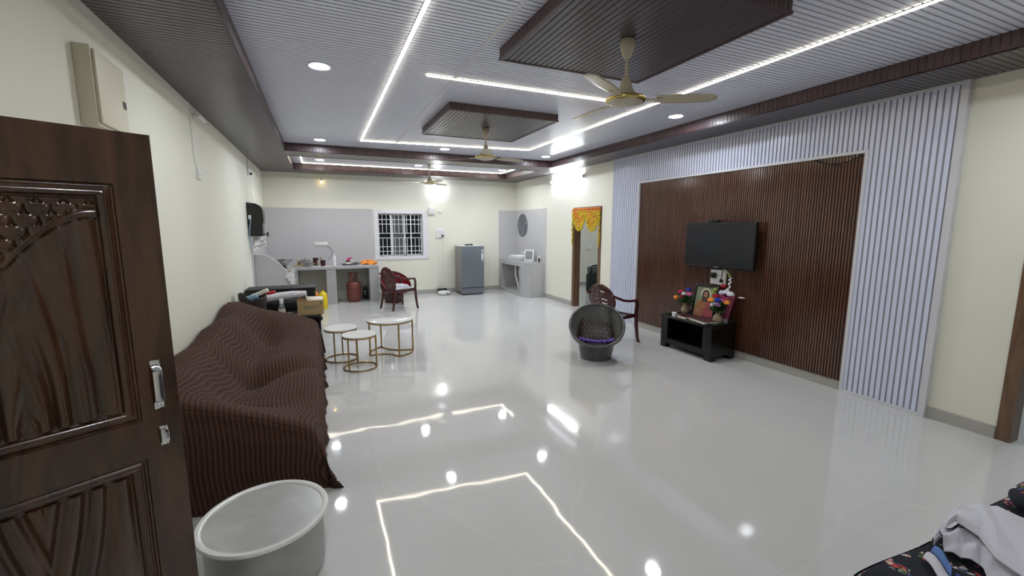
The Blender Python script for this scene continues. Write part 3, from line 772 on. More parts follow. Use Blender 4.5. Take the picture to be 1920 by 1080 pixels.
# ------------------------------------------------------------------ tub chairs
def tub_chair(x,y,rz,label,mo,mi,seatfn=None):
    """bucket chair: round barrel base flaring to an obliquely cut bowl; opens towards local -y"""
    t=thing('tub_chair',(x,y,0),label,'chair',rz=rz,group='moulded plastic bucket chairs')
    R_=0.340; tilt=radians(50)           # rim normal elevation
    rc=Vector((0,-0.12,0.462))
    ux=Vector((1,0,0)); uy=Vector((0,sin(tilt),cos(tilt)))   # in-plane 'up and back'
    def rim(a,k=1.0): return rc+ux*(R_*k*cos(a))+uy*(R_*k*sin(a))
    def base(a,rr,z): return Vector((rr*cos(a),rr*sin(a),z))
    N_=64; mb=MB()
    def outer(u,v):
        a=2*pi*u
        b0=base(a,0.200,0.0); b1=base(a,0.238,0.20); r1=rim(a)
        if v<.3: p=b0.lerp(b1,v/.3)
        else:
            s_=(v-.3)/.7; mid=(b1+r1)/2+Vector((cos(a)*.07,sin(a)*.07,-.02*(1-s_)))
            p=b1*(1-s_)**2+mid*2*s_*(1-s_)+r1*s_**2
        return tuple(p)
    mb.grid(outer,N_,22)
    B('shell',mb,mo,t,local=True,recalc=True)
    def inner(u,v):
        a=2*pi*u; r1=rim(a,0.97); fl=base(a,0.215,0.255)
        fl=Vector((fl.x,fl.y*0.85+0.01,0.235))
        s_=v; mid=(r1+fl)/2+Vector((cos(a)*.055,sin(a)*.055,-.045))
        return tuple(r1*(1-s_)**2+mid*2*s_*(1-s_)+fl*s_**2)
    mi_=MB().grid(inner,N_,18)
    B('inner_shell',mi_,mi,t,local=True)
    B('seat',MB().lathe([(0,.235),(.216,.235)],(0,0.01,0),40,sy=.85),mi,t,local=True)
    B('rim',MB().tube([tuple(rim(2*pi*i/72,1.0)) for i in range(72)],0.017,10,closed=True),mo,t,local=True,label='thick rolled rim')
    B('base_foot',MB().lathe([(0.185,0.0),(0.203,0.0),(0.205,0.02),(0.19,0.02)],n=48),mo,t,local=True)
    return t
az=math.atan2(-3.23,-4.60)
TZ=radians(-33)
tub_chair(3.235,4.60,TZ,'grey marbled plastic bucket chair in the open middle of the floor','tub','tubin')
tub_chair(1.46,10.02,radians(20),'maroon plastic bucket chair behind the moulded armchair near the kitchen counter','maroon','maroon2')
def loc(x,y,rz,p):
    c,s=cos(rz),sin(rz); return (x+c*p[0]-s*p[1],y+s*p[0]+c*p[1],p[2])
# cushion and cloth in the grey tub chair
def cush(u,v):
    X=(u-.5)*2;Y=(v-.5)*2
    return loc(3.235,4.60,TZ,(X*.205*(1-.08*Y*Y),-.01+Y*.165*(1-.08*X*X),.262+.085*(1-X*X)**.5*(1-Y*Y)**.5+.075*(Y+1)+.04*max(0,-X)*(Y+1)))
mb=MB().grid(cush,22,22)
for i in range(7):
    for j in range(6):
        u,v=(i+.5+(j%2)*.35)/7.4,(j+.5)/6; p=cush(min(.97,u),v); mb.blob((p[0],p[1],p[2]+.003),.005,1,6)
B('cushion',mb,['bag','page'],None,label='dark brown cushion with cream dots in the grey bucket chair',cat='cushion',solid=0.0)
def pur(u,v):
    a=radians(200)+radians(140)*u; rr=.215-.02*v+.008*sin(u*40)
    return loc(3.235,4.60,TZ,(rr*cos(a)*(1.0+.12*(1-v)),-.03+rr*sin(a)*(.95)-0.045*(1-v),.248+.028*sin(pi*v)+.03*(1-v)+.006*sin(u*55)))
B('folded_cloth',MB().grid(pur,50,8),'purple',None,label='purple cloth tucked along the front edge of the grey bucket chair',cat='cloth',solid=0.012)
def wc(u,v):
    X=(u-.5)*2;Y=(v-.5)*2
    return loc(1.44,9.17,radians(-66),(X*.19,Y*.19+.01,.425+.085*(max(0,1-X**4))**.5*(max(0,1-Y**4))**.5+.006*sin(X*9+Y*5)))
B('cushion',MB().grid(wc,18,18),'cloth',None,label='white cushion on the moulded armchair near the kitchen counter',cat='cushion')

# ------------------------------------------------------------------ refrigerator
fx0,fx1,fy0,fy1,fh=3.165,3.755,10.27,10.86,1.232
r=thing('refrigerator',((fx0+fx1)/2,(fy0+fy1)/2,0),'single door graphite grey refrigerator standing by the window wall','refrigerator')
B('cabinet',MB().box((fx0,fy0+.05,.05),(fx1,fy1,fh-.012),bev=.008),'fridges',r)
B('top_panel',MB().box((fx0,fy0+.045,fh-.012),(fx1,fy1,fh),bev=.004),'white',r)
fdoor=B('door',MB().box((fx0,fy0,.19),(fx1,fy0+.045,fh-.005),bev=.010),'fridge',r)
B('drawer',MB().box((fx0+.005,fy0+.004,.03),(fx1-.005,fy0+.05,.172),bev=.008),'fridge',r)
B('gasket',MB().box((fx0+.01,fy0+.012,.17),(fx1-.01,fy0+.05,.192)),'blkm',r)
for (x,y) in ((fx0+.05,fy0+.06),(fx1-.05,fy0+.06),(fx0+.05,fy1-.06),(fx1-.05,fy1-.06)): B('foot',MB().lathe([(.02,0),(.022,.052)],(x,y,0),12),'blk',r)
sb=MB()
for (z0,z1,w_) in ((1.10,1.135,.042),(1.05,1.082,.036),(.885,1.035,.052),(.835,.862,.032)): sb.box((fx1-.02-w_,fy0-.0025,z0),(fx1-.02,fy0+.001,z1),bev=.001)
B('sticker',sb,'white',fdoor,label='white energy and feature stickers')
B('badge',MB().box((fx0-.002,fy0+.02,1.10),(fx0+.001,fy0+.05,1.13)),'white',r,label='small white badge on the side')
kb=MB()
kb.blob((3.37,10.45,fh+.022),(.07,.04,.02),0,10).blob((3.47,10.44,fh+.024),(.05,.035,.022),0,10).tube([(3.33,10.45,fh+.012),(3.42,10.50,fh+.03),(3.52,10.45,fh+.012)],.012,8)
B('sunglasses_case',kb,'blk',None,label='small black object lying on top of the refrigerator',cat='case')

# ------------------------------------------------------------------ robot vacuum, sockets, boxes
r=thing('robot_vacuum',(2.80,10.62,0),'white round robot vacuum parked at the skirting beside the refrigerator','robot vacuum')
B('body',MB().lathe([(0,.012),(.15,.012),(.160,.022),(.160,.075),(.152,.084),(0,.086)],(2.80,10.62,0),40),'white',r)
B('bumper',MB().tube([(2.80+.162*cos(a),10.62+.162*sin(a),.045) for a in [radians(200+i*7) for i in range(21)]],0.010,8),'white',r)
B('sensor_turret',MB().lathe([(.04,.085),(.04,.098),(.034,.102),(0,.102)],(2.80,10.64,0),24),'white',r)
B('front_sensor',MB().box((2.78,10.452,.035),(2.87,10.462,.062)),'blkm',r)
B('wheel',MB().lathe([(.03,0),(.03,.012)],(2.80,10.62,0),16),'blkm',r)
B('charging_dock',MB().box((2.70,10.83,0),(2.93,10.92,.12),bev=.01),'blk',None,label='black charging dock behind the white robot vacuum',cat='charger')
def plate(name,a,b,label,cat='socket',holes=(),m='white'):
    r=thing(name,tuple((a[i]+b[i])/2 for i in range(3)),label,cat)
    B('face_plate',MB().box(a,b,bev=.004),m,r)
    return r
sp=plate('switchboard',(2.69,YB-.022,1.42),(2.92,YB,1.65),'white switchboard on the window wall with a plug and cable to the refrigerator')
mb=MB()
for i in range(3): mb.box((2.715+i*.065,YB-.028,1.56),(2.76+i*.065,YB-.02,1.62),bev=.002)
B('switch',mb,'white',sp)
B('plug',MB().box((2.845,YB-.06,1.445),(2.885,YB-.02,1.50),bev=.006),'blkm',sp)
B('plug',MB().box((2.73,YB-.05,1.425),(2.76,YB-.02,1.46),bev=.006),'white',sp)
cab=[(2.865,YB-.045,1.44),(2.86,YB-.035,1.1),(2.865,YB-.03,.75),(2.88,YB-.03,.5),(2.95,YB-.03,.40),(3.05,YB-.035,.39),(3.14,YB-.04,.44),(3.20,YB-.07,.52)]
B('power_cable',MB().tube(cab,.005,8),'white',None,label='thin pale cable hanging from the switchboard down to the refrigerator',cat='cable')
B('power_cable',MB().tube([(2.745,YB-.04,1.42),(2.742,YB-.028,1.0),(2.745,YB-.028,.5),(2.76,YB-.03,.14)],.0035,6),'white',None,label='thin white cable running from the switchboard down to the charging dock',cat='cable')
r=plate('junction_box',(2.52,YB-.07,2.01),(2.66,YB,2.19),'white wall box beside the top of the barred window','box')
B('lid',MB().box((2.527,YB-.078,2.017),(2.653,YB-.068,2.183),bev=.003),'white',r)
r=thing('motion_sensor',(2.80,YB,2.085),'small white sensor on the window wall right of the white box','sensor')
B('mount',MB().box((2.775,YB-.012,2.055),(2.835,YB,2.115),bev=.003),'white',r)
B('sensor_head',MB().blob((2.805,YB-.035,2.085),(.035,.03,.03),0,14),'white',r)
sp=plate('switchboard',(-.13,YB-.026,1.265),(.145,YB-.010,1.35),'white double socket strip on the grey kitchen tiles')
mb=MB()
for i in range(4): mb.box((-.115+i*.065,YB-.031,1.283),(-.065+i*.065,YB-.025,1.332),bev=.002)
B('switch',mb,'white',sp)
B('kettle_cord',MB().tube([(.12,YB-.03,1.27),(.20,YB-.05,1.20),(.235,YB-.07,1.10),(.20,YB-.09,1.0),(.13,YB-.12,.95)],.005,8),'bag',None,label='thin cord from the kitchen socket to the red kettle',cat='cable')
# left wall fittings
r=thing('distribution_box',(XL,3.225,2.24),'cream metal electrical distribution box high on the wall above the open door','electrical box')
B('box_body',MB().box((XL,3.03,2.225),(XL+.07,3.42,2.625),bev=.004),'creambox',r)
B('box_door',MB().box((XL+.07,3.045,2.24),(XL+.084,3.405,2.61),bev=.004),'creambox',r)
B('window_slot',MB().box((XL+.083,3.352,2.385),(XL+.087,3.392,2.425)),'blkm',r,label='small dark inspection window')
r=thing('camera_mount',(XL,5.45,2.78),'small white security camera under the ceiling border on the sofa wall','camera')
B('bracket',MB().tube([(XL,5.40,2.80),(XL+.05,5.42,2.80)],.010,8),'white',r)
B('camera_body',MB().tube([(XL+.05,5.36,2.80),(XL+.07,5.52,2.775)],.022,12),'white',r)
B('lens',MB().tube([(XL+.0705,5.522,2.775),(XL+.072,5.53,2.774)],.015,12),'blkm',r)
B('camera_cable',MB().tube([(XL+.008,5.26,ZD),(XL+.008,5.262,2.6),(XL+.008,5.26,2.42),(XL+.008,5.30,2.31),(XL+.008,5.36,2.27)],.004,6),'white',None,label='thin white cable on the sofa wall running down to the small socket',cat='cable')
r=plate('switchboard',(XL,5.33,2.17),(XL+.02,5.45,2.27),'small white socket plate high on the sofa wall')
B('switch',MB().box((XL+.02,5.36,2.20),(XL+.025,5.39,2.24),bev=.002),'white',r)
r=plate('switchboard',(XL,8.84,2.585),(XL+.025,8.98,2.69),'small white socket with a black plug near the far left corner')
B('plug',MB().box((XL+.025,8.95,2.60),(XL+.06,8.985,2.635),bev=.005),'blk',r)
B('power_cable',MB().tube([(XL+.045,8.96,2.60),(XL+.045,8.90,2.45),(XL+.05,8.80,2.25),(XL+.08,8.66,2.12)],.005,6),'white',None,label='white cable from the corner socket down to the black water purifier',cat='cable')
B('power_cable',MB().tube([(XL+.008,8.90,ZD),(XL+.008,8.905,2.69)],.006,6),'skirt',None,label='short grey conduit from the ceiling border down to the corner socket',cat='cable')
# water purifier
px0,py0,py1,pz0,pz1=XL,8.42,8.72,1.54,2.10
r=thing('water_purifier',(XL,8.57,pz0),'black wall mounted water purifier in the far left corner above the kitchen counter','water purifier')
poly=[(0,0),(.20,0.0),(.215,.02),(.215,.20),(.235,.22),(.235,.44),(.21,.50),(.13,.545),(0,.56)]
mb=MB().prism(poly,(XL,py0,pz0),(1,0,0),(0,0,1),(0,1,0),py1-py0)
B('casing',mb,'blk',r,bev=.01)
B('tap',MB().tube([(XL+.19,py0+.05,pz0+.03),(XL+.28,py0+.05,pz0+.03)],.008,8).tube([(XL+.28,py0+.05,pz0-.005),(XL+.28,py0+.05,pz0+.07)],.012,8),'blk',r)
B('inlet_tube',MB().tube([(XL+.03,py0-.012,pz0+.33),(XL+.05,py0-.02,pz0+.25),(XL+.025,py0-.02,pz0+.10),(XL+.02,py0-.015,pz0-.20)],.007,8),'blue',r,label='pale blue and white inlet tubes')
B('fitting',MB().box((XL+.02,py0-.02,pz0+.28),(XL+.06,py0,pz0+.35),bev=.006),'white',r)
def bagf(u,v):
    X=u; return (XL+.04+.20*X+.01*sin(v*9),8.50+.03*sin(u*7+v*5)+.02*sin(v*17),1.535-.24*v*(1-.35*X)-.01*sin(u*19))
B('plastic_wrap',MB().grid(bagf,14,12),'white',None,label='crumpled white plastic wrap hanging under the black water purifier',cat='plastic wrap',solid=0.004)

# ------------------------------------------------------------------ kitchen counter with tiled end panel
ct=thing('kitchen_counter',(0,10.5,0),'grey tiled L-shaped kitchen counter with open bays against the window wall','kitchen counter')
B('worktop',MB().box((XL+.012,10.21,.775),(1.18,YB-.012,.84),bev=.004).box((XL+.012,8.90,.775),(-.50,10.21,.84),bev=.004),'ctile',ct)
B('support_pillar',MB().box((.07,10.22,0),(.27,YB-.015,.775)),'ctile',ct)
B('support_pillar',MB().box((.97,10.22,0),(1.18,YB-.015,.775)),'ctile',ct)
B('support_pillar',MB().box((-.60,10.22,0),(-.49,YB-.015,.775)),'ctile',ct)
B('end_panel',MB().prism([(-1.088,0),(-.51,0),(-.475,.60),(-.475,.84),(-.58,.845),(-.60,.93),(-.66,.985),(-.72,1.06),(-.776,1.105),(-.856,1.165),(-.94,1.205),(-1.088,1.215)],(0,8.78,0),(1,0,0),(0,0,1),(0,1,0),.10),'wtile',ct,label='grey tiled panel with sloping top closing the counter end')
B('edge_trim',MB().box((-.487,8.79,0.02),(-.472,8.87,.76)),'white',ct)
def steps():
    mb=MB()
    for (x0,x1,z0,z1) in ((-.62,-.47,.77,.835),(-.58,-.475,.715,.77),(-.55,-.485,.66,.715)): mb.box((x0,8.755,z0),(x1,8.779,z1),bev=.004)
    return mb
B('folded_papers',steps(),'white',None,label='white paper pads fixed in steps at the end of the kitchen counter',cat='papers')
# things on the counter
WT=.84
def pot(x,y,s,name,label,cat='pot',lid=True,m='steel'):
    r=thing(name,(x,y,WT),label,cat)
    B('pot_body',MB().lathe([(0,.0),(.075*s,.0),(.085*s,.01),(.088*s,.09*s),(.094*s,.095*s),(.088*s,.098*s)],(x,y,WT),28),m,r)
    if lid: B('lid',MB().lathe([(.09*s,.098*s),(.07*s,.11*s),(.0,.118*s)],(x,y,WT),28).lathe([(.012,.115*s),(.016,.13*s),(.0,.14*s)],(x,y,WT),12),m,r)
    B('handle',MB().tube([(x+.085*s,y,WT+.06*s),(x+.13*s,y-.01,WT+.065*s)],.008,8).tube([(x-.085*s,y,WT+.06*s),(x-.13*s,y-.01,WT+.065*s)],.008,8),m,r)
pot(-.27,10.34,1.0,'cooking_pot','shiny steel lidded pot in front of the others on the kitchen counter')
pot(-.34,10.62,1.25,'cooking_pot','taller steel pot with lid behind the shiny pot')
r=thing('wok',(-.74,10.0,WT),'grey metal wok with splayed rim on a black stand','wok')
B('bowl',MB().lathe([(.0,.045),(.05,.048),(.10,.08),(.15,.14),(.19,.185),(.195,.188),(.148,.146)],(-.74,10.0,WT),32),'steel',r)
B('stand',MB().lathe([(.075,0),(.08,.012),(.06,.045)],(-.74,10.0,WT),20),'blk',r)
B('handle',MB().tube([(-.56,9.99,WT+.17),(-.52,9.98,WT+.16),(-.53,9.96,WT+.10)],.006,8),'steel',r)
B('tray',MB().box((-.80,9.30,WT),(-.56,9.62,WT+.02),bev=.006),'vase',None,label='flat beige tray on the near end of the kitchen counter',cat='tray')
r=thing('stacked_box',(-.98,9.2,WT),'small red and white carton on the counter end beside the wall','carton')
B('carton',MB().box((-1.07,9.1,WT),(-.80,9.3,WT+.12),bev=.004),'page',r)
B('carton_band',MB().box((-1.071,9.099,WT+.03),(-.799,9.301,WT+.05)).box((-1.071,9.099,WT+.09),(-.799,9.301,WT+.11)),'book',r)
B('chopping_board',MB().box((-.56,10.35,WT),(-.40,10.60,WT+.02),bev=.005),'card',None,label='light wooden chopping board left of the steel pots',cat='chopping board')
B('wooden_jar',MB().lathe([(0,0),(.04,0),(.042,.10),(.036,.115),(0,.115)],(-.47,10.72,WT),20),'card',None,label='light brown jar behind the chopping board',cat='jar')
def mug(x,y,z,r_,h,m,name,label,handle=True):
    r=thing(name,(x,y,z),label,'container')
    B('body',MB().lathe([(0,0),(r_*.8,0),(r_,h*.9),(r_*1.05,h),(r_*.95,h)],(x,y,z),22),m,r)
    B('lid',MB().lathe([(r_*1.02,h),(r_*.8,h+.012),(0,h+.016)],(x,y,z),22),'steel',r)
mug(-.13,10.74,WT,.06,.16,'book','canister','dark maroon canister behind the steel pots')
mug(.02,10.42,WT,.055,.13,'book','small_kettle','dark red kettle jar with pale lid near the middle of the counter')
mug(-.02,10.66,WT,.022,.17,'vase','oil_bottle','slim beige bottle between the two dark red containers')
mug(-.09,10.55,WT,.020,.10,'card','spice_jar','tiny brown spice jar beside the slim beige bottle')
r=thing('pump_bottle',(.255,10.46,WT),'tall translucent white bottle standing above the counter pillar','bottle')
bb=B('bottle_body',MB().lathe([(0,0),(.034,0),(.036,.16),(.028,.20),(.018,.22)],(.255,10.46,WT),20),'white',r)
B('cap',MB().lathe([(.02,.22),(.02,.26),(0,.262)],(.255,10.46,WT),16),'white',bb)
cr=MB()
for (x,y,sx,sy) in ((-.16,10.30,.06,.02),(-.06,10.33,.05,.03),(.06,10.30,.04,.02),(.10,10.36,.05,.03),(.16,10.31,.04,.02)): cr.box((x-sx/2,y-sy/2,WT),(x+sx/2,y+sy/2,WT+.008),bev=.002)
B('spoon_rest',cr,'page',None,label='scattered pale scraps along the front of the kitchen counter',cat='scraps',kind='stuff')
B('flat_pan',MB().lathe([(0,.008),(.13,.008),(.17,.03),(.176,.035),(.165,.026),(.13,0),(0,0)],(.57,10.50,WT),36,sx=1.05).tube([(.74,10.50,WT+.03),(.83,10.47,WT+.05)],.010,8),'steel',None,label='shallow grey metal pan near the right end of the kitchen counter',cat='pan')
B('bowl',MB().lathe([(0,.0),(.05,.0),(.085,.04),(.09,.045),(.08,.038)],(.72,10.62,WT),28),'steel',None,label='small steel bowl behind the shallow pan',cat='bowl')
r=thing('masala_jar',(.54,10.50,WT+.012),'small jar with a black lid and pink cloth standing in the shallow pan','jar')
B('jar_body',MB().lathe([(0,0),(.045,0),(.045,.055),(0,.055)],(.54,10.50,WT+.012),20),'page',r)
B('jar_lid',MB().lathe([(.048,.055),(.048,.075),(0,.077)],(.54,10.50,WT+.012),20),'blk',r)
B('pink_cloth',MB().blob((.55,10.49,WT+.115),(.045,.03,.028),0,10).blob((.60,10.49,WT+.155),(.035,.02,.02),0,8).blob((.565,10.49,WT+.14),(.03,.02,.025),0,8),'pink',r)
def orc(u,v):
    a=2*pi*u; rr=(1-v)**.6
    return (.98+.19*rr*cos(a)*(1+.12*sin(5*a)),10.48+.13*rr*sin(a)*(1+.1*sin(4*a)),WT+.01+.085*v**.6+.018*sin(a*6+v*9)*(v<.97))
B('kitchen_cloth',MB().grid(orc,40,12),'orange',None,label='crumpled orange patterned cloth on the right end of the counter',cat='cloth',solid=.006)
# gas cylinder
gx,gy=.635,10.42
r=thing('gas_cylinder',(gx,gy,0),'dull red gas cylinder under the right bay of the kitchen counter','gas cylinder')
B('tank',MB().lathe([(0,.045),(.10,.045),(.14,.055),(.155,.09),(.158,.14),(.158,.36),(.155,.42),(.135,.455),(.08,.475),(0,.48)],(gx,gy,0),36),'gas',r)
B('foot_ring',MB().lathe([(.125,0),(.13,0),(.13,.06),(.12,.06)],(gx,gy,0),36),'gas',r)
B('handle_ring',MB().tube(ring_pts(gx,gy,.10,.655,32),.012,8,closed=True),'gas',r)
for a in (200,245,330,60):
    x,y=gx+.10*cos(radians(a)),gy+.10*sin(radians(a)); B('handle_post',MB().tube([(x,y,.45),(x,y,.655)],0,flat=(.035 if a!=245 else .06,.006,(cos(radians(a)),sin(radians(a)),0))),'gas',r)
B('valve',MB().lathe([(.016,.47),(.016,.53),(.022,.54),(.022,.565),(0,.57)],(gx,gy,0),12),'steel',r)
r=thing('black_tin',(.905,10.74,0),'small black printed tin on the floor beside the gas cylinder','tin')
B('tin_body',MB().box((.845,10.70,0),(.955,10.78,.29),bev=.006),'blkm',r)
B('tin_print',MB().lathe([(.02,0),(.026,0),(.026,.002),(.02,.002)],(0,0,0),20,M4=Matrix.Translation((.90,10.699,.18))@Matrix.Rotation(pi/2,4,'X')).lathe([(.012,0),(.018,0),(.018,.002),(.012,.002)],(0,0,0),20,M4=Matrix.Translation((.90,10.699,.12))@Matrix.Rotation(pi/2,4,'X')),'mframe',r)
def jug(x,y,m,rr,h,name,label):
    r=thing(name,(x,y,0),label,'plastic can')
    B('can_body',MB().lathe([(0,0),(rr*.95,0),(rr,.02),(rr,h*.7),(rr*.8,h*.9),(rr*.3,h),(0,h)],(x,y,0),22),m,r)
    B('can_cap',MB().lathe([(rr*.28,h-.005),(rr*.28,h+.02),(0,h+.022)],(x,y,0),14),m,r)
jug(-.02,9.75,'yellow',.085,.36,'yellow_can','yellow plastic can standing on the floor left of the counter pillar')
jug(-.17,9.85,'orangep',.075,.36,'orange_can','orange plastic can beside the yellow one')

# ------------------------------------------------------------------ things beyond the far end of the sofa
lt=thing('low_table',(-.55,6.75,0),'low dark table beyond the sofa holding the bag, bottle and cardboard box','table')
B('tabletop',MB().box((XL+.03,6.30,.475),(-.045,7.20,.52),bev=.012),'blk',lt)
for (x,y) in ((XL+.08,6.36),(-.09,6.36),(XL+.08,7.14),(-.09,7.14)): B('leg',MB().box((x-.025,y-.025,0),(x+.025,y+.025,.475)),'blk',lt)
B('corner_knob',MB().blob((-.06,6.30,.47),(.03,.03,.035),0,12),'blk',lt)
cb=thing('black_cabinet',(-.60,7.65,0),'long black cabinet beyond the low table, against the sofa wall','cabinet')
B('carcass',MB().box((XL+.02,7.45,.02),(-.125,7.85,.735),bev=.006),'blk',cb)
B('top_board',MB().box((XL+.02,7.43,.735),(-.115,7.87,.757),bev=.004),'blkm',cb)
B('drawer',MB().box((XL+.06,7.44,.40),(-.16,7.452,.70),bev=.004),'blk',cb)
B('plinth',MB().box((XL+.04,7.47,0),(-.15,7.83,.02)),'blkm',cb)
rp=[(-.92,7.02,.665),(-.78,7.04,.672),(-.6,7.05,.69),(-.42,7.05,.705),(-.24,7.03,.715)]
B('wrapped_roll',MB().tube(rp,[.045,.062,.064,.060,.045],16),'silverwrap',None,label='long silvery plastic wrapped roll lying over the black cabinet front',cat='roll')
B('roll_support_box',MB().box((-.97,6.93,.52),(-.2,7.18,.625),bev=.01),'blkm',None,label='flat black box under the silvery wrapped roll',cat='box')
# brown bag with packets
bg=thing('carry_bag',(-.90,6.72,.52),'open dark brown bag full of packets on the low table next to the wall','bag')
def bagw(u,v):
    a=2*pi*u; sx=.165*(1+.05*sin(3*a)); sy=.16
    zt=.27+.05*sin(a*2+.6)+.02*sin(5*a)
    return (-.885+sx*cos(a)*(.9+.1*v),6.66+sy*sin(a)*(.9+.1*v),.52+zt*v)
B('bag_body',MB().grid(bagw,40,10),'bag',bg,solid=.006)
B('bag_base',MB().lathe([(0,.003),(.148,.003)],(-.885,6.66,.52),24),'bag',bg)
B('packet',MB().box((-.12,-.05,-.03),(.12,.05,.03),M4=Matrix.Translation((-.93,6.64,.745))@Matrix.Rotation(radians(-18),4,'Y'),bev=.012),'blue',None,label='pale blue packet poking out of the brown bag near the wall',cat='packet')
B('packet',MB().box((-.11,-.05,-.025),(.11,.05,.025),M4=Matrix.Translation((-.80,6.70,.80))@Matrix.Rotation(radians(-22),4,'Y'),bev=.010),'page',None,label='white packet sticking up from the brown bag',cat='packet')
B('packet',MB().box((-.05,-.04,-.02),(.05,.04,.02),M4=Matrix.Translation((-.665,6.72,.80))@Matrix.Rotation(radians(-10),4,'Y'),bev=.008),'red',None,label='small red packet beside the brown bag opening',cat='packet')
# sanitiser bottle
r=thing('pump_bottle',(-.525,6.42,.52),'clear bottle with white cap standing by the cardboard box','bottle')
B('bottle_body',MB().lathe([(0,0),(.038,0),(.042,.02),(.042,.11),(.028,.15),(.018,.165)],(-.525,6.42,.52),22),'mframe',r)
B('bottle_label',MB().lathe([(.0428,.03),(.0428,.10)],(-.525,6.42,.52),22),'page',r)
B('cap',MB().lathe([(.024,.165),(.024,.225),(.02,.23),(0,.23)],(-.525,6.42,.52),18),'white',r)
B('cream_pot',MB().lathe([(0,0),(.035,0),(.037,.04),(0,.045)],(-.43,6.40,.52),20),'steel',None,label='tiny round silver tin between the bottle and the cardboard box',cat='tin')
# cardboard box with teal lettering
bx=thing('cardboard_box',(-.17,6.45,.52),'open brown cardboard box with teal lettering on the low table','cardboard box')
x0,x1,y0,y1,z0,z1=-.335,-.015,6.34,6.60,.521,.715
t_=.005
bwl=B('box_wall',MB().box((x0,y0,z0),(x1,y0+t_,z1)).box((x0,y1-t_,z0),(x1,y1,z1)).box((x0,y0+t_,z0),(x0+t_,y1-t_,z1)).box((x1-t_,y0+t_,z0),(x1,y1-t_,z1)).box((x0+t_,y0+t_,z0),(x1-t_,y1-t_,z0+t_)),'card',bx)
B('box_flap',MB().add([(x0,y1,z1),(x0,y0,z1),(x0+.05,y0+.02,z1+.10),(x0+.05,y1-.02,z1+.10)],[(0,1,2,3)]),'card',bx,solid=.004)
B('box_flap',MB().add([(x0+.12,y0+.04,z1-.01),(x1,y0+.04,z1-.01),(x1,y1,z1+.01),(x0+.10,y1,z1+.02)],[(0,1,2,3)]),'page',bx,solid=.004)
def text(s,size,loc_,rot,m,parent,label=None,name='lettering',ext=.0006,sx=1):
    c=bpy.data.curves.new(name,'FONT'); c.body=s; c.size=size; c.extrude=ext; c.align_x='CENTER'; c.align_y='CENTER'
    c.materials.append(M[m]); o=bpy.data.objects.new(name,c); COL.objects.link(o); o.rotation_euler=rot; o.scale=(sx,1,1)
    off=Vector(loc_); q=parent
    while q is not None: off-=Vector(q.location); q=q.parent
    me=bpy.data.meshes.new_from_object(o); me.name=name; bpy.data.objects.remove(o)
    o=bpy.data.objects.new(name,me); COL.objects.link(o); o.rotation_euler=rot; o.scale=(sx,1,1); o.location=off; o.parent=parent
    if label: o['label']=label
    return o
text('Bisleri',.068,(-.165,6.3385,.625),(radians(90),0,0),'ink',bwl,label='teal printed name on the box front')
B('print_mark',MB().box((-.055,6.3385,.66),(-.045,6.3399,.69)).box((-.04,6.3385,.655),(-.035,6.3399,.69)).box((-.10,6.3385,.530),(-.07,6.3399,.536)),'ink',bwl)

# ------------------------------------------------------------------ washbasin corner
wc_=thing('washbasin_counter',(4.68,10.1,0),'grey tiled washbasin counter in the corner beside the refrigerator','washbasin counter')
cx0,cy0,ctop=4.435,9.235,.85
B('worktop',MB().prism([(cx0,YB-.012),(cx0,9.38),(4.56,cy0),(XR-.012,cy0),(XR-.012,YB-.012)],(0,0,ctop-.05),(1,0,0),(0,1,0),(0,0,1),.05),'ctile',wc_)
B('end_wall',MB().prism([(cx0,9.60),(cx0,9.38),(4.56,cy0),(XR-.012,cy0),(XR-.012,cy0+.09),(4.60,cy0+.09),(cx0+.09,9.46),(cx0+.09,9.60)],(0,0,0),(1,0,0),(0,1,0),(0,0,1),ctop-.05),'ctile',wc_)
B('end_wall',MB().box((cx0,10.78,0),(XR-.012,YB-.012,ctop-.05)),'ctile',wc_)
B('plinth',MB().box((cx0,9.60,0),(cx0+.48,10.78,.09)),'ctile',wc_)
B('front_apron',MB().box((cx0,9.60,.735),(cx0+.03,10.78,.80)),'ctile',wc_)
pp_=MB().tube([(4.60,10.22,.80),(4.60,10.20,.58),(4.59,10.17,.45),(4.62,10.12,.30),(4.63,10.05,.092)],.024,12)
B('waste_pipe',pp_,'white',None,label='thick white waste pipe under the washbasin counter',cat='pipe')
B('supply_pipe',MB().tube([(4.70,10.06,.80),(4.68,10.10,.66),(4.68,10.16,.55),(4.70,10.16,.45),(4.72,10.14,.36)],.018,10),'white',None,label='thinner bent white supply pipe under the washbasin counter',cat='pipe')
B('valve_box',MB().box((4.66,9.68,.09),(4.76,9.76,.12),bev=.008),'blkm',None,label='small black piece on the plinth under the washbasin counter',cat='valve')
# rectangular vessel basin
bs=thing('washbasin',(4.66,10.10,ctop),'white rectangular washbasin bowl on the corner counter','washbasin')
mb=MB()
def basin(u,v):
    a=2*pi*u; c,s=cos(a),sin(a); q=(abs(c)**6+abs(s)**6)**(-1/6)
    prof=[(.74,0,.0),(.92,.0,.06),(1.0,0,.115),(1.0,0,.122),(.94,0,.122),(.90,0,.10),(.70,0,.045),(.0,0,.04)]
    i=min(6,int(v*7)); f=v*7-i; k=prof[i][0]*(1-f)+prof[i+1][0]*f; z=prof[i][2]*(1-f)+prof[i+1][2]*f
    return (4.665+.19*c*q*k,10.12+.27*s*q*k,ctop+z)
mb.grid(basin,56,28)
B('bowl',mb,'ceramic',bs)
r=thing('tap',(4.86,9.98,ctop),'tall chrome basin tap with long spout behind the washbasin','tap')
B('tap_body',MB().lathe([(.026,0),(.022,.01),(.020,.23),(.022,.25),(0,.252)],(4.875,9.98,ctop),18),'chrome',r)
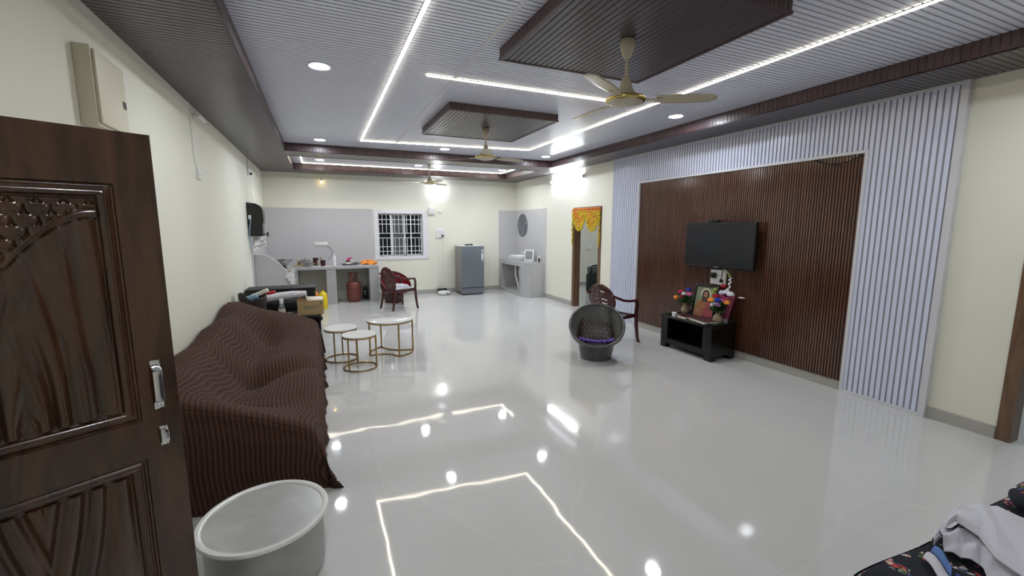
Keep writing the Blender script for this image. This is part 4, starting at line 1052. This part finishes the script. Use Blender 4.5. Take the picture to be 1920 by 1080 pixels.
B('spout',MB().tube([(4.875,9.98,ctop+.19),(4.80,10.01,ctop+.205),(4.68,10.06,ctop+.20),(4.67,10.065,ctop+.18)],.010,10),'chrome',r)
B('lever',MB().tube([(4.875,9.98,ctop+.255),(4.84,9.96,ctop+.275)],.007,8),'blk',r)
B('soap_cup',MB().lathe([(0,0),(.025,0),(.03,.075),(.026,.075)],(4.60,10.56,ctop),18),'white',None,label='small white cup at the corner side of the washbasin',cat='cup')
# standing mirror with white frame
ms=thing('standing_mirror',(4.72,9.72,ctop),'small square mirror with thick white frame propped on the washbasin counter','mirror')
MM=Matrix.Translation((4.73,9.70,ctop+.004))@Matrix.Rotation(radians(-58),4,'Z')@Matrix.Rotation(radians(-8),4,'X')
fw,fhh,t=.135,.285,.032
mb=MB().box((-fw,-.014,0),(-fw+t,.014,fhh),M4=MM,bev=.005).box((fw-t,-.014,0),(fw,.014,fhh),M4=MM,bev=.005).box((-fw,-.014,0),(fw,.014,t),M4=MM,bev=.005).box((-fw,-.014,fhh-t),(fw,.014,fhh),M4=MM,bev=.005)
B('mirror_frame',mb,'white',ms)
B('mirror_glass',MB().box((-fw+t,-.006,t),(fw-t,.008,fhh-t),M4=MM),'mirror',ms)
B('prop_foot',MB().box((-.05,.008,0),(.05,.07,.012),M4=MM),'white',ms)
# toiletry bottle
r=thing('toiletry_bottle',(4.83,9.33,ctop),'small black and white tube on the near end of the washbasin counter','bottle')
B('tube_body',MB().lathe([(0,0),(.022,0),(.024,.10),(.022,.105)],(4.83,9.33,ctop),16),'blkm',r)
B('tube_cap',MB().lathe([(.023,.105),(.023,.135),(0,.137)],(4.83,9.33,ctop),16),'white',r)
B('tube_label',MB().box((4.80,9.335,ctop+.01),(4.812,9.36,ctop+.12)),'page',r)
# round wall mirror
wm=thing('wall_mirror',(XR-.01,10.46,1.745),'round mirror with grey rim on the grey tiles above the washbasin','mirror')
RM=Matrix.Translation((XR-.011,10.46,1.745))@Matrix.Rotation(-pi/2,4,'Y')
B('mirror_rim',MB().lathe([(.255,0),(.30,0),(.302,.012),(.290,.020),(.262,.020),(.255,.014)],n=56,M4=RM),'mframe',wm)
B('mirror_glass',MB().lathe([(0,.008),(.256,.008)],n=56,M4=RM),'mirror',wm)
B('mirror_clip',MB().blob((XR-.035,10.20,1.80),(.012,.02,.02),0,8),'white',wm)

# ------------------------------------------------------------------ marigold garlands
def garland(name,yc,half,label,x=XR-.035,seed=3,near=False):
    rnd=random.Random(seed)
    r=thing(name,(x,yc,2.0),label,'garland')
    ya,yb=yc-half,yc+half
    def fl(mb,y,z,rr,mi): 
        mb.blob((x+rnd.uniform(-.012,.012),y,z),(rr*.8,rr,rr*.8),mi,7)
    top=MB(); y=ya
    while y<yb:
        for k in range(2): fl(top,y,2.06-.035*k+rnd.uniform(-.008,.008),.022,0)
        y+=.026
    B('top_row',top,'orangef',r,label='orange flower row')
    for (c0,c1) in ((ya+.02,yc),(yc,yb-.02)):
        m_=MB(); n=34
        for q in range(n):
            t=q/(n-1); y=c0+(c1-c0)*t; dip=.06+.32*(1-(2*t-1)**2)**.8
            nk=max(1,int(dip/.036))
            for k in range(nk+1):
                z=2.01-dip*k/nk; out=(nk-k)<3 or q<3 or q>n-4
                fl(m_,y+rnd.uniform(-.008,.008),z+rnd.uniform(-.01,.01),.024,0 if (out or rnd.random()<.55) else 1)
        B('festoon',m_,['yellowf','orangef'],r,label='drooping yellow and orange flower festoon')
    for y in (ya+.01,yb-.01):
        m_=MB()
        for q in range(26): fl(m_,y+rnd.uniform(-.004,.004),1.98-q*.026,.024 if q%2 else .019,0)
        B('side_string',m_,'yellowf',r,label='hanging yellow flower string')
M['yellowf']=mat('yellow_petals',(206,178,40),.8,var=.25,vscale=50)
M['orangef']=mat('orange_petals',(218,130,56),.8,var=.25,vscale=50)
garland('marigold_garland',(D1A+D1B)/2,.49,'yellow and orange marigold garland over the doorway beside the washbasin corner')
r=thing('marigold_string',(XR-.03,1.34,1.3),'hanging string of yellow flowers at the doorway right of the TV wall','garland')
m_=MB(); rnd=random.Random(9)
for q in range(30): m_.blob((XR-.036+rnd.uniform(-.006,.006),1.342+rnd.uniform(-.005,.005),1.20+q*.026),(.020,.026,.013),0 if q%3 else 1,8)
B('flowers',m_,['yellowf','green'],r)

# bag seen through doorway 1
sx_,sy_=6.42,9.30
r=thing('travel_bag',(sx_,sy_,0),'tall dark green bag with black straps standing in the room beyond the garlanded doorway','bag')
M['bagg']=mat('dark_green_fabric',(34,46,44),.7)
M['greyb']=mat('grey_fabric',(96,102,104),.7)
B('bag_body',MB().box((sx_-.17,sy_-.12,.03),(sx_+.20,sy_+.14,.52),bev=.05),'bagg',r)
B('bag_top',MB().box((sx_-.15,sy_-.11,.52),(sx_+.19,sy_+.13,.70),bev=.05),'greyb',r)
B('strap',MB().tube([(sx_-.17,sy_-.13,.50),(sx_-.19,sy_-.13,.68),(sx_-.13,sy_-.13,.73),(sx_+.1,sy_-.13,.74)],0,flat=(.035,.012,(0,1,0))),'blkm',r)
B('wheel',MB().tube([(sx_-.13,sy_-.10,.03),(sx_-.13,sy_-.07,.03)],.03,12),'blkm',r)
B('wheel',MB().tube([(sx_+.15,sy_-.10,.03),(sx_+.15,sy_-.07,.03)],.03,12),'blkm',r)
plate('switchboard',(7.10,10.695,1.06),(7.30,10.719,1.14),'small white socket strip on the wall of the room beyond the garlanded doorway')
for (x,y,lab) in ((6.2,9.6,'unseen round white ceiling light added to brighten the room beyond the garlanded doorway, near its end wall'),(7.6,8.0,'unseen round white ceiling light added to brighten the middle of the room beyond the garlanded doorway'),(6.9,1.5,'round white ceiling light in the room beyond the right doorway')):  # unseen; those beyond the garlanded doorway are added to brighten that room
    o=copy_tree(first); o.location=(x,y,2.99); o['label']=lab; o['group']='ceiling lights of the side rooms'

# ------------------------------------------------------------------ television and wiring
tvx=4.80; ty0,ty1,tz0,tz1=3.600,4.692,1.165,1.765
t=thing('television',(tvx,(ty0+ty1)/2,tz0),'flat black television mounted on the brown fluted wall panel','television')
csg=B('casing',MB().box((tvx-.005,ty0,tz0),(tvx+.03,ty1,tz1),bev=.006),'blk',t)
B('screen',MB().box((tvx-.009,ty0+.010,tz0+.020),(tvx-.004,ty1-.010,tz1-.010)),'screen',t,label='switched-off dark screen')
B('rear_cover',MB().box((tvx+.03,ty0+.15,tz0+.03),(tvx+.055,ty1-.15,tz1-.12),bev=.01),'blkm',t)
B('wall_bracket',MB().box((tvx+.05,ty0+.35,tz0+.15),(XP+.02,ty1-.35,tz1-.2)),'blkm',t)
B('maker_badge',MB().box((tvx-.012,4.10,tz0+.004),(tvx-.008,4.18,tz0+.014)),'steel',csg,label='tiny silver badge')
r=thing('webcam',(tvx,4.20,tz1),'small black camera sitting on top of the television','webcam')
B('webcam_body',MB().box((tvx-.03,4.14,tz1+.002),(tvx+.03,4.30,tz1+.032),bev=.008),'blk',r)
B('webcam_lens',MB().tube([(tvx-.031,4.22,tz1+.017),(tvx-.036,4.22,tz1+.017)],.010,12),'screen',r)
sp=plate('switchboard',(XP-.004,4.06,.93),(XP+.022,4.30,1.13),'white switchboard with black plug under the television')
B('plug',MB().box((XP-.05,4.20,1.02),(XP-.004,4.27,1.09),bev=.008),'blk',sp)
B('plug',MB().box((XP-.035,4.09,.97),(XP-.004,4.13,1.01),bev=.006),'blk',sp)
B('power_cable',MB().tube([(XP-.03,4.11,1.0),(XP-.05,4.08,1.06),(XP-.03,4.09,1.12),(XP-.02,4.10,1.2)],.006,8),'blk',None,label='short black cable from the switchboard up behind the television',cat='cable')
B('loose_wire',MB().tube([(XP-.004,2.60,2.40),(XP-.02,2.70,2.35),(XP-.025,2.84,2.335),(XP-.02,2.98,2.37),(XP-.004,3.05,2.41)],.006,8),'screen',None,label='loop of loose wire at the top right corner of the brown panel',cat='wire')

# ------------------------------------------------------------------ low black stand with flowers
sx0,sx1,sy0,sy1,sh=4.435,4.87,3.83,4.71,.465
s_=thing('tv_stand',((sx0+sx1)/2,(sy0+sy1)/2,0),'low black wooden stand below the television holding flowers and a framed portrait','stand')
B('top_board',MB().box((sx0-.02,sy0-.02,sh-.03),(sx1,sy1+.02,sh),bev=.006),'blk',s_)
B('side_panel',MB().box((sx0,sy0,.06),(sx1-.005,sy0+.04,sh-.03)),'blk',s_)
B('side_panel',MB().box((sx0,sy1-.12,.06),(sx1-.005,sy1,sh-.03)),'blk',s_)
B('front_panel',MB().box((sx0,sy0+.04,.06),(sx0+.03,sy0+.14,sh-.03)),'blk',s_)
B('shelf',MB().box((sx0+.01,sy0+.04,.12),(sx1-.01,sy1-.12,.14)),'blk',s_)
B('bottom_rail',MB().box((sx0,sy0+.14,.06),(sx0+.03,sy1-.12,.13)),'blk',s_)
B('back_board',MB().box((sx1-.02,sy0+.04,.06),(sx1-.005,sy1-.12,sh-.03)),'blk',s_)
for (x,y) in ((sx0,sy0),(sx1-.10,sy0),(sx0,sy1-.10),(sx1-.10,sy1-.10)): B('foot',MB().box((x,y,0),(x+.09,y+.10,.06)),'blk',s_)
TT=sh
# portrait: plain generic robed figure, leaning back
pf=thing('framed_portrait',(4.76,4.24,TT),'black framed portrait of a long-haired bearded figure leaning on the black stand','framed picture')
lean=radians(9)
FM=Matrix.Translation((4.68,4.225,TT+.002))@Matrix.Rotation(radians(-90),4,'Z')@Matrix.Rotation(-lean,4,'X')   # local x -> -y(world), local y -> +x
fw2,fh2,bt=.195,.47,.030
mb=MB()
for (a,b) in (((-fw2,-.012,0),(-fw2+bt,.012,fh2)),((fw2-bt,-.012,0),(fw2,.012,fh2)),((-fw2+bt,-.012,0),(fw2-bt,.012,bt)),((-fw2+bt,-.012,fh2-bt),(fw2-bt,.012,fh2))): mb.box(a,b,M4=FM,bev=.003)
mb.box((-fw2+.01,.006,.01),(fw2-.01,.012,fh2-.01),M4=FM)
B('picture_frame',mb,'blk',pf)
pm={'pbg':(120,132,104),'halo':(206,206,176),'phair':(64,46,38),'pskin':(158,118,92),'probe':(150,98,62),'prb2':(150,70,72),'pgrey':(150,152,140)}
for k_,v_ in pm.items(): M[k_]=mat('picture_'+k_,v_,.35,var=.08,vscale=20)
def ell(cx_,cz_,rx,rz,y,a0=0,a1=2*pi,n=28): return [(cx_+rx*cos(a0+(a1-a0)*i/n),cz_+rz*sin(a0+(a1-a0)*i/n)) for i in range(n)]
pic=MB()
def layer(poly,mi,d): pic.prism(poly,tuple(FM@Vector((0,.004-d,0))),tuple(FM.to_3x3()@Vector((1,0,0))),tuple(FM.to_3x3()@Vector((0,0,1))),tuple(FM.to_3x3()@Vector((0,-1,0))),.0006,mi)
layer([(-.165,.03),(.165,.03),(.165,.44),(-.165,.44)],0,0)
layer(ell(.0,.335,.085,.085,0),1,.0008)
layer([(-.155,.03),(.155,.03),(.15,.15),(.11,.23),(.05,.265),(-.05,.265),(-.11,.235),(-.15,.16)],4,.0016)
layer([(-.02,.03),(.155,.03),(.155,.13),(.10,.21),(.04,.24),(-.01,.16)],5,.0024)
layer([(-.055,.25),(-.065,.33),(-.045,.385),(0,.402),(.045,.385),(.065,.33),(.055,.25),(.03,.235),(-.03,.235)],2,.0032)
layer(ell(0,.325,.032,.045,0),3,.0040)
layer([(-.026,.31),(-.018,.27),(0,.258),(.018,.27),(.026,.31),(.012,.30),(-.012,.30)],2,.0048)
for ex in (-.012,.012): layer(ell(ex,.335,.006,.003,0,n=10),2,.0048)
layer(ell(-.09,.10,.022,.030,0),3,.0032)
layer(ell(.0,.17,.016,.018,0),3,.0032)
B('picture',pic,['pbg','halo','phair','pskin','probe','prb2'],pf,label='painted robed figure with pale halo',recalc=False)
# books
bk=thing('large_book',(4.56,4.12,TT),'large closed maroon covered book in front of the portrait','book')
BM=Matrix.Translation((4.555,4.08,TT+.001))@Matrix.Rotation(radians(-12),4,'Z')
B('cover',MB().box((-.12,-.17,0),(.12,.17,.005),M4=BM).box((-.12,-.17,.036),(.12,.17,.042),M4=BM).box((-.12,.165,0),(.12,.17,.042),M4=BM),'book',bk)
B('pages',MB().box((-.115,-.165,.005),(.115,.165,.036),M4=BM),'page',bk)
bk=thing('white_book',(4.50,4.36,TT),'smaller book with white page edges beside the maroon book','book')
BM=Matrix.Translation((4.53,4.345,TT+.001))@Matrix.Rotation(radians(-6),4,'Z')
B('pages',MB().box((-.095,-.075,.004),(.09,.07,.034),M4=BM),'page',bk)
B('cover',MB().box((-.098,-.08,0),(.095,.075,.004),M4=BM).box((-.098,-.08,.034),(.095,.075,.038),M4=BM),'book',bk)
r=thing('candle_cup',(4.47,4.50,TT),'small white round candle pot at the left front of the black stand','candle')
B('cup',MB().lathe([(0,0),(.03,0),(.034,.055),(.030,.055),(.028,.045),(0,.044)],(4.475,4.515,TT),24),'ceramic',r)
B('wick',MB().lathe([(.002,.044),(.002,.058)],(4.475,4.515,TT),6),'blkm',r)
B('phone',MB().box((4.58,4.42,TT),(4.68,4.56,TT+.012),bev=.004),'steel',None,label='thin silver white device lying behind the candle pot',cat='device')
B('statuette',MB().lathe([(0,0),(.030,0),(.026,.03),(.020,.07),(.026,.10),(.020,.125),(.010,.135),(.018,.15),(.016,.17),(0,.18)],(4.80,4.50,TT),20),'ceramic',None,label='small white statuette between the left flowers and the portrait',cat='statuette')
FC={'mag':(206,34,96),'blu':(34,58,168),'wht':(226,226,236),'pnk':(206,96,146),'red':(186,26,44),'org':(246,154,52),'lil':(186,120,186),'lime':(150,170,70)}
for k_,v_ in FC.items(): M['f_'+k_]=mat('petals_'+k_,v_,.7,var=.12,vscale=60)
def rose(mb,c,r_,seed):
    rnd=random.Random(seed)
    mb.blob(c,(r_*.55,r_*.55,r_*.55),0,8)
    for lay,(n,rr,tl) in enumerate(((5,.55,.35),(7,.85,.1),(8,1.0,-.15))):
        for i in range(n):
            a=2*pi*i/n+lay*.5+rnd.random()*.3
            mb.blob((c[0]+cos(a)*r_*rr*.7,c[1]+sin(a)*r_*rr*.7,c[2]+tl*r_),(r_*.36,r_*.36,r_*.42),0,6)
def bouquet(x,y,scale,label,flowers,seed):
    r=thing('flower_vase',(x,y,TT),label,'vase of flowers',group='beige vases of artificial flowers')
    s=scale
    B('vase',MB().lathe([(0,0),(.030*s,0),(.048*s,.02*s),(.055*s,.05*s),(.045*s,.085*s),(.024*s,.11*s),(.022*s,.13*s),(.034*s,.145*s),(.028*s,.145*s)],(x,y,TT),26),'vase',r)
    rnd=random.Random(seed); lf=MB()
    for i in range(110):
        a=rnd.random()*2*pi; rr=rnd.uniform(.01,.10)*s; z=TT+(.14+rnd.uniform(0,.11))*s
        c=Vector((x+rr*cos(a),y+rr*sin(a),z)); d=Vector((cos(a),sin(a),rnd.uniform(-.2,.8))).normalized(); l=.050*s; sd=d.cross(Vector((0,0,1))).normalized()*.018*s
        lf.add([tuple(c-d*l),tuple(c+sd),tuple(c+d*l),tuple(c-sd)],[(0,1,2,3)])
    for (dx,dy,dz,rr,k_) in flowers: lf.tube([(x,y,TT+.12*s),(x+dx*.6*s,y+dy*.6*s,TT+(.12+(dz-.12)*.6)*s),(x+dx*s,y+dy*s,TT+dz*s)],.003,5)
    B('leaves',lf,'green',r,recalc=False)
    for i,(dx,dy,dz,rr,k_) in enumerate(flowers):
        q=MB(); rose(q,(x+dx*s,y+dy*s,TT+dz*s),rr*s,seed+i); B('flower',q,'f_'+k_,r,label={'mag':'magenta','blu':'deep blue','wht':'white','pnk':'pink','red':'red','org':'orange','lil':'lilac','lime':'lime'}[k_]+' flower head')
bouquet(4.76,4.60,1.08,'beige vase of mixed artificial flowers at the left back of the black stand',
 [(-.02,.075,.285,.034,'mag'),(.02,-.02,.325,.034,'blu'),(-.04,.0,.27,.03,'wht'),(-.02,-.08,.27,.036,'pnk'),(-.06,.01,.235,.026,'red'),(-.08,.09,.21,.036,'org'),(.06,.03,.26,.03,'pnk')],11)
bouquet(4.64,3.935,1.12,'beige vase of mixed artificial flowers at the right front of the black stand',
 [(-.03,.085,.265,.038,'org'),(.02,.07,.31,.034,'red'),(-.02,-.005,.275,.038,'blu'),(-.05,.03,.22,.032,'wht'),(-.05,-.03,.225,.036,'lil'),(.03,-.085,.255,.036,'org'),(.06,.0,.26,.03,'pnk')],31)
# tall pink wrapped bouquet
r=thing('wrapped_bouquet',(4.80,3.93,TT),'tall pink paper wrapped bouquet of white and lime flowers behind the right vase','bouquet')
M['wrap']=mat('pink_wrapping',(150,56,92),.35,var=.2,vscale=10)
def wrp(u,v):
    a=2*pi*u; rr=.035+.075*v**1.3+.010*sin(7*a)*v
    return (4.79+rr*cos(a)*.8,3.94+rr*sin(a),TT+.002+.36*v+.02*sin(3*a)*v)
B('wrapping',MB().grid(wrp,40,12),'wrap',r,solid=.003)
for i,(dx,dy,dz,rr,k_) in enumerate(((0,.0,.40,.045,'wht'),(-.02,-.075,.385,.045,'wht'),(-.01,.065,.385,.042,'wht'),(-.03,.14,.42,.035,'lime'),(-.03,.17,.37,.035,'lime'),(.0,.06,.475,.032,'red'))):
    q=MB(); rose(q,(4.78+dx,3.94+dy,TT+dz),rr,70+i); B('flower',q,'f_'+k_,r)
gl=MB(); 
pts=[(4.79,3.93,TT+.40),(4.785,3.90,TT+.52),(4.78,3.90,TT+.60),(4.78,3.94,TT+.66),(4.78,4.00,TT+.69)]
gl.tube(pts,.003,6)
for i in range(14):
    t_=i/13*(len(pts)-1); k=min(len(pts)-2,int(t_)); p=Vector(pts[k]).lerp(Vector(pts[k+1]),t_-k); rr=.022*(1-i/18)
    gl.blob((p.x-.008,p.y+(.010 if i%2 else -.010),p.z),(rr*.8,rr*.8,rr),0 if i<7 else 1,7)
B('flower_spike',gl,['f_wht','f_lime'],r,label='upright white to lime flower spike')
B('wall_hook',MB().box((XP-.03,3.76,.80),(XP+.01,3.83,.815),bev=.003),'white',None,label='small white piece on the brown panel right of the bouquet',cat='hook')
B('glass_cup',MB().lathe([(0,0),(.03,0),(.034,.07),(.030,.07)],(4.70,3.87,TT),20),'glassy',None,label='small clear glass cup behind the right vase',cat='glass')
# green tinsel along the top
tn=MB(); rnd=random.Random(5)
path=[(4.45,4.70),(4.50,4.62),(4.44,4.58),(4.60,4.71),(4.46,3.98),(4.47,3.90),(4.52,3.85),(4.62,3.84),(4.72,3.84),(4.82,3.85),(4.84,3.92)]
for seg in (path[:4],path[4:]):
    for a,b in zip(seg[:-1],seg[1:]):
        n=int(hypot(b[0]-a[0],b[1]-a[1])/.0016)
        for i in range(n):
            t_=i/n; c=Vector((a[0]+(b[0]-a[0])*t_,a[1]+(b[1]-a[1])*t_,TT+.014)); d=Vector((rnd.gauss(0,1),rnd.gauss(0,1),abs(rnd.gauss(0,.5)))).normalized()*rnd.uniform(.022,.042); sd=d.cross(Vector((.1,.2,1))).normalized()*.004
            tn.add([tuple(c-d*.2-sd+Vector((0,0,.002))),tuple(c-d*.2+sd+Vector((0,0,.002))),tuple(c+d)],[(0,1,2)])
B('tinsel_garland',tn,'green',None,label='green leafy tinsel garland laid along the edges of the black stand',cat='tinsel',kind='stuff',recalc=False)

# ------------------------------------------------------------------ floral daybed and white clothes
bd=thing('daybed',(2.6,.1,0),'daybed covered in dark navy floral fabric at the near right','daybed')
BX0,BX1,BY0,BY1,BH=1.60,3.75,-.55,.765,.50
def bed(u,v):
    x=BX0+(BX1-BX0)*u; y=BY0+(BY1-BY0)*v; a=x-BX0; b=BY1-y
    z=BH+.012*sin(x*7+y*3)+.010*sin(y*11-x*4)
    z+=.0*x
    for e,rr in ((a,.10),(b,.045),(BX1-x,.08),(y-BY0,.08)):
        if e<rr: z-=rr*(1-math.sqrt(max(0,1-((rr-e)/rr)**2)))
    return (x,y,z)
def bedall(u,v):
    return bed(u,v)
mb=MB().grid(bed,70,50)
def skirt(p0,p1,nrm,n):
    def f(u,v):
        x=p0[0]+(p1[0]-p0[0])*u; y=p0[1]+(p1[1]-p0[1])*u
        zt=bed((x-BX0)/(BX1-BX0),(y-BY0)/(BY1-BY0))[2]
        o=.006+.018*v*(1+sin(u*n*6.28))
        return (x+nrm[0]*o,y+nrm[1]*o,zt*(1-v)+.01*v)
    mb.grid(f,n*8,8)
skirt((BX0,BY0),(BX0,BY1),(-1,0),9); skirt((BX0,BY1),(BX1,BY1),(0,1),14); skirt((BX1,BY1),(BX1,BY0),(1,0),9); skirt((BX1,BY0),(BX0,BY0),(0,-1),14)
B('floral_cover',mb,'floral',bd)
B('mattress',MB().box((BX0+.06,BY0+.06,.22),(BX1-.06,BY1-.06,.40),bev=.03),'cloth',bd)
for (x,y) in ((BX0+.12,BY0+.12),(BX1-.12,BY0+.12),(BX0+.12,BY1-.12),(BX1-.12,BY1-.12)): B('leg',MB().box((x-.03,y-.03,0),(x+.03,y+.03,.22)),'wood',bd)
def pil(u,v):
    a=2*pi*u; th=-pi/2+pi*v; c,s=cos(a),sin(a); q=(abs(c)**3+abs(s)**3)**(-1/3); k=cos(th)
    return (2.75+.16*c*q*k+.006*sin(9*a),.60+.12*s*q*k,.560+.062*sin(th)*(1-.15*(1-k)))
B('pillow',MB().grid(pil,48,24),'floral',None,label='rounded navy floral pillow behind the white clothes on the daybed',cat='pillow')
# white garments: big folded shirt with sharp creases
def tri(x): x=x%1.0; return 1-abs(2*x-1)
def lerp_pts(P,t):
    t*= (len(P)-1); k=min(len(P)-2,int(t)); f=t-k; f=f*f*(3-2*f)*.5+f*.5
    return (P[k][0]*(1-f)+P[k+1][0]*f, P[k][1]*(1-f)+P[k+1][1]*f)
FU=[(2.105,.735),(2.217,.748),(2.362,.748),(2.506,.742),(2.57,.715),(2.56,.60),(2.58,.42)]
NU=[(2.085,.720),(2.125,.708),(2.165,.698),(2.141,.624),(2.042,.548),(2.0,.47),(1.95,.34)]
def shirt(u,v):
    f=lerp_pts(FU,u); n=lerp_pts(NU,u)
    x,y=f[0]*(1-v)+n[0]*v,f[1]*(1-v)+n[1]*v
    z=.512+.088*(.2+.8*sstep(0,.33,u))*sin(min(1,v*1.6)*pi/2)**.8+.010*tri(v*2.2+u*1.5)+.008*tri(u*4.2-v*1.5)*sin(pi*v)-.02*sstep(.93,1,v)
    if u<.12: z-=.02*(1-u/.12)
    return (x,y,z)
B('white_shirt',MB().grid(shirt,90,50),'cloth',None,label='crumpled white shirt thrown on top of the floral daybed',cat='shirt',solid=.003)
FL=[(2.12,.728),(2.23,.725),(2.29,.68),(2.24,.58),(2.20,.48),(2.15,.34)]
NL=[(2.04,.675),(2.055,.635),(2.07,.59),(2.02,.555),(1.96,.47),(1.90,.34)]
def shirt2(u,v):
    f=lerp_pts(FL,u); n=lerp_pts(NL,u)
    x,y=f[0]*(1-v)+n[0]*v,f[1]*(1-v)+n[1]*v
    z=.516+.030*sin(pi*v)+.020*tri(v*2.1+u*2.3)*sin(pi*v)+.010*tri(u*5+v)
    return (x,y,z)
B('white_trousers',MB().grid(shirt2,70,40),'cloth',None,label='folded white garment lying below the crumpled shirt',cat='garment',solid=.003)
BQ=[(1.984,.690),(2.03,.691),(1.976,.630),(1.912,.606)]
def quad(Q,h):
    def f(u,v):
        a=[Q[0][k]*(1-u)+Q[3][k]*u for k in (0,1)]; b=[Q[1][k]*(1-u)+Q[2][k]*u for k in (0,1)]
        return (a[0]*(1-v)+b[0]*v,a[1]*(1-v)+b[1]*v,.515+h*sin(pi*min(1,v*.8+.1))+.008*sin(u*5))
    return f
B('blue_band',MB().grid(quad(BQ,.022),16,10),'clothb',None,label='strip of blue cloth between the white garments and the floral cover',cat='cloth',solid=.003)
B('white_band',MB().grid(quad([(1.925,.688),(1.978,.690),(1.906,.604),(1.835,.590)],.016),16,10),'cloth',None,label='narrow white cloth fold left of the blue strip on the daybed',cat='cloth',solid=.003)
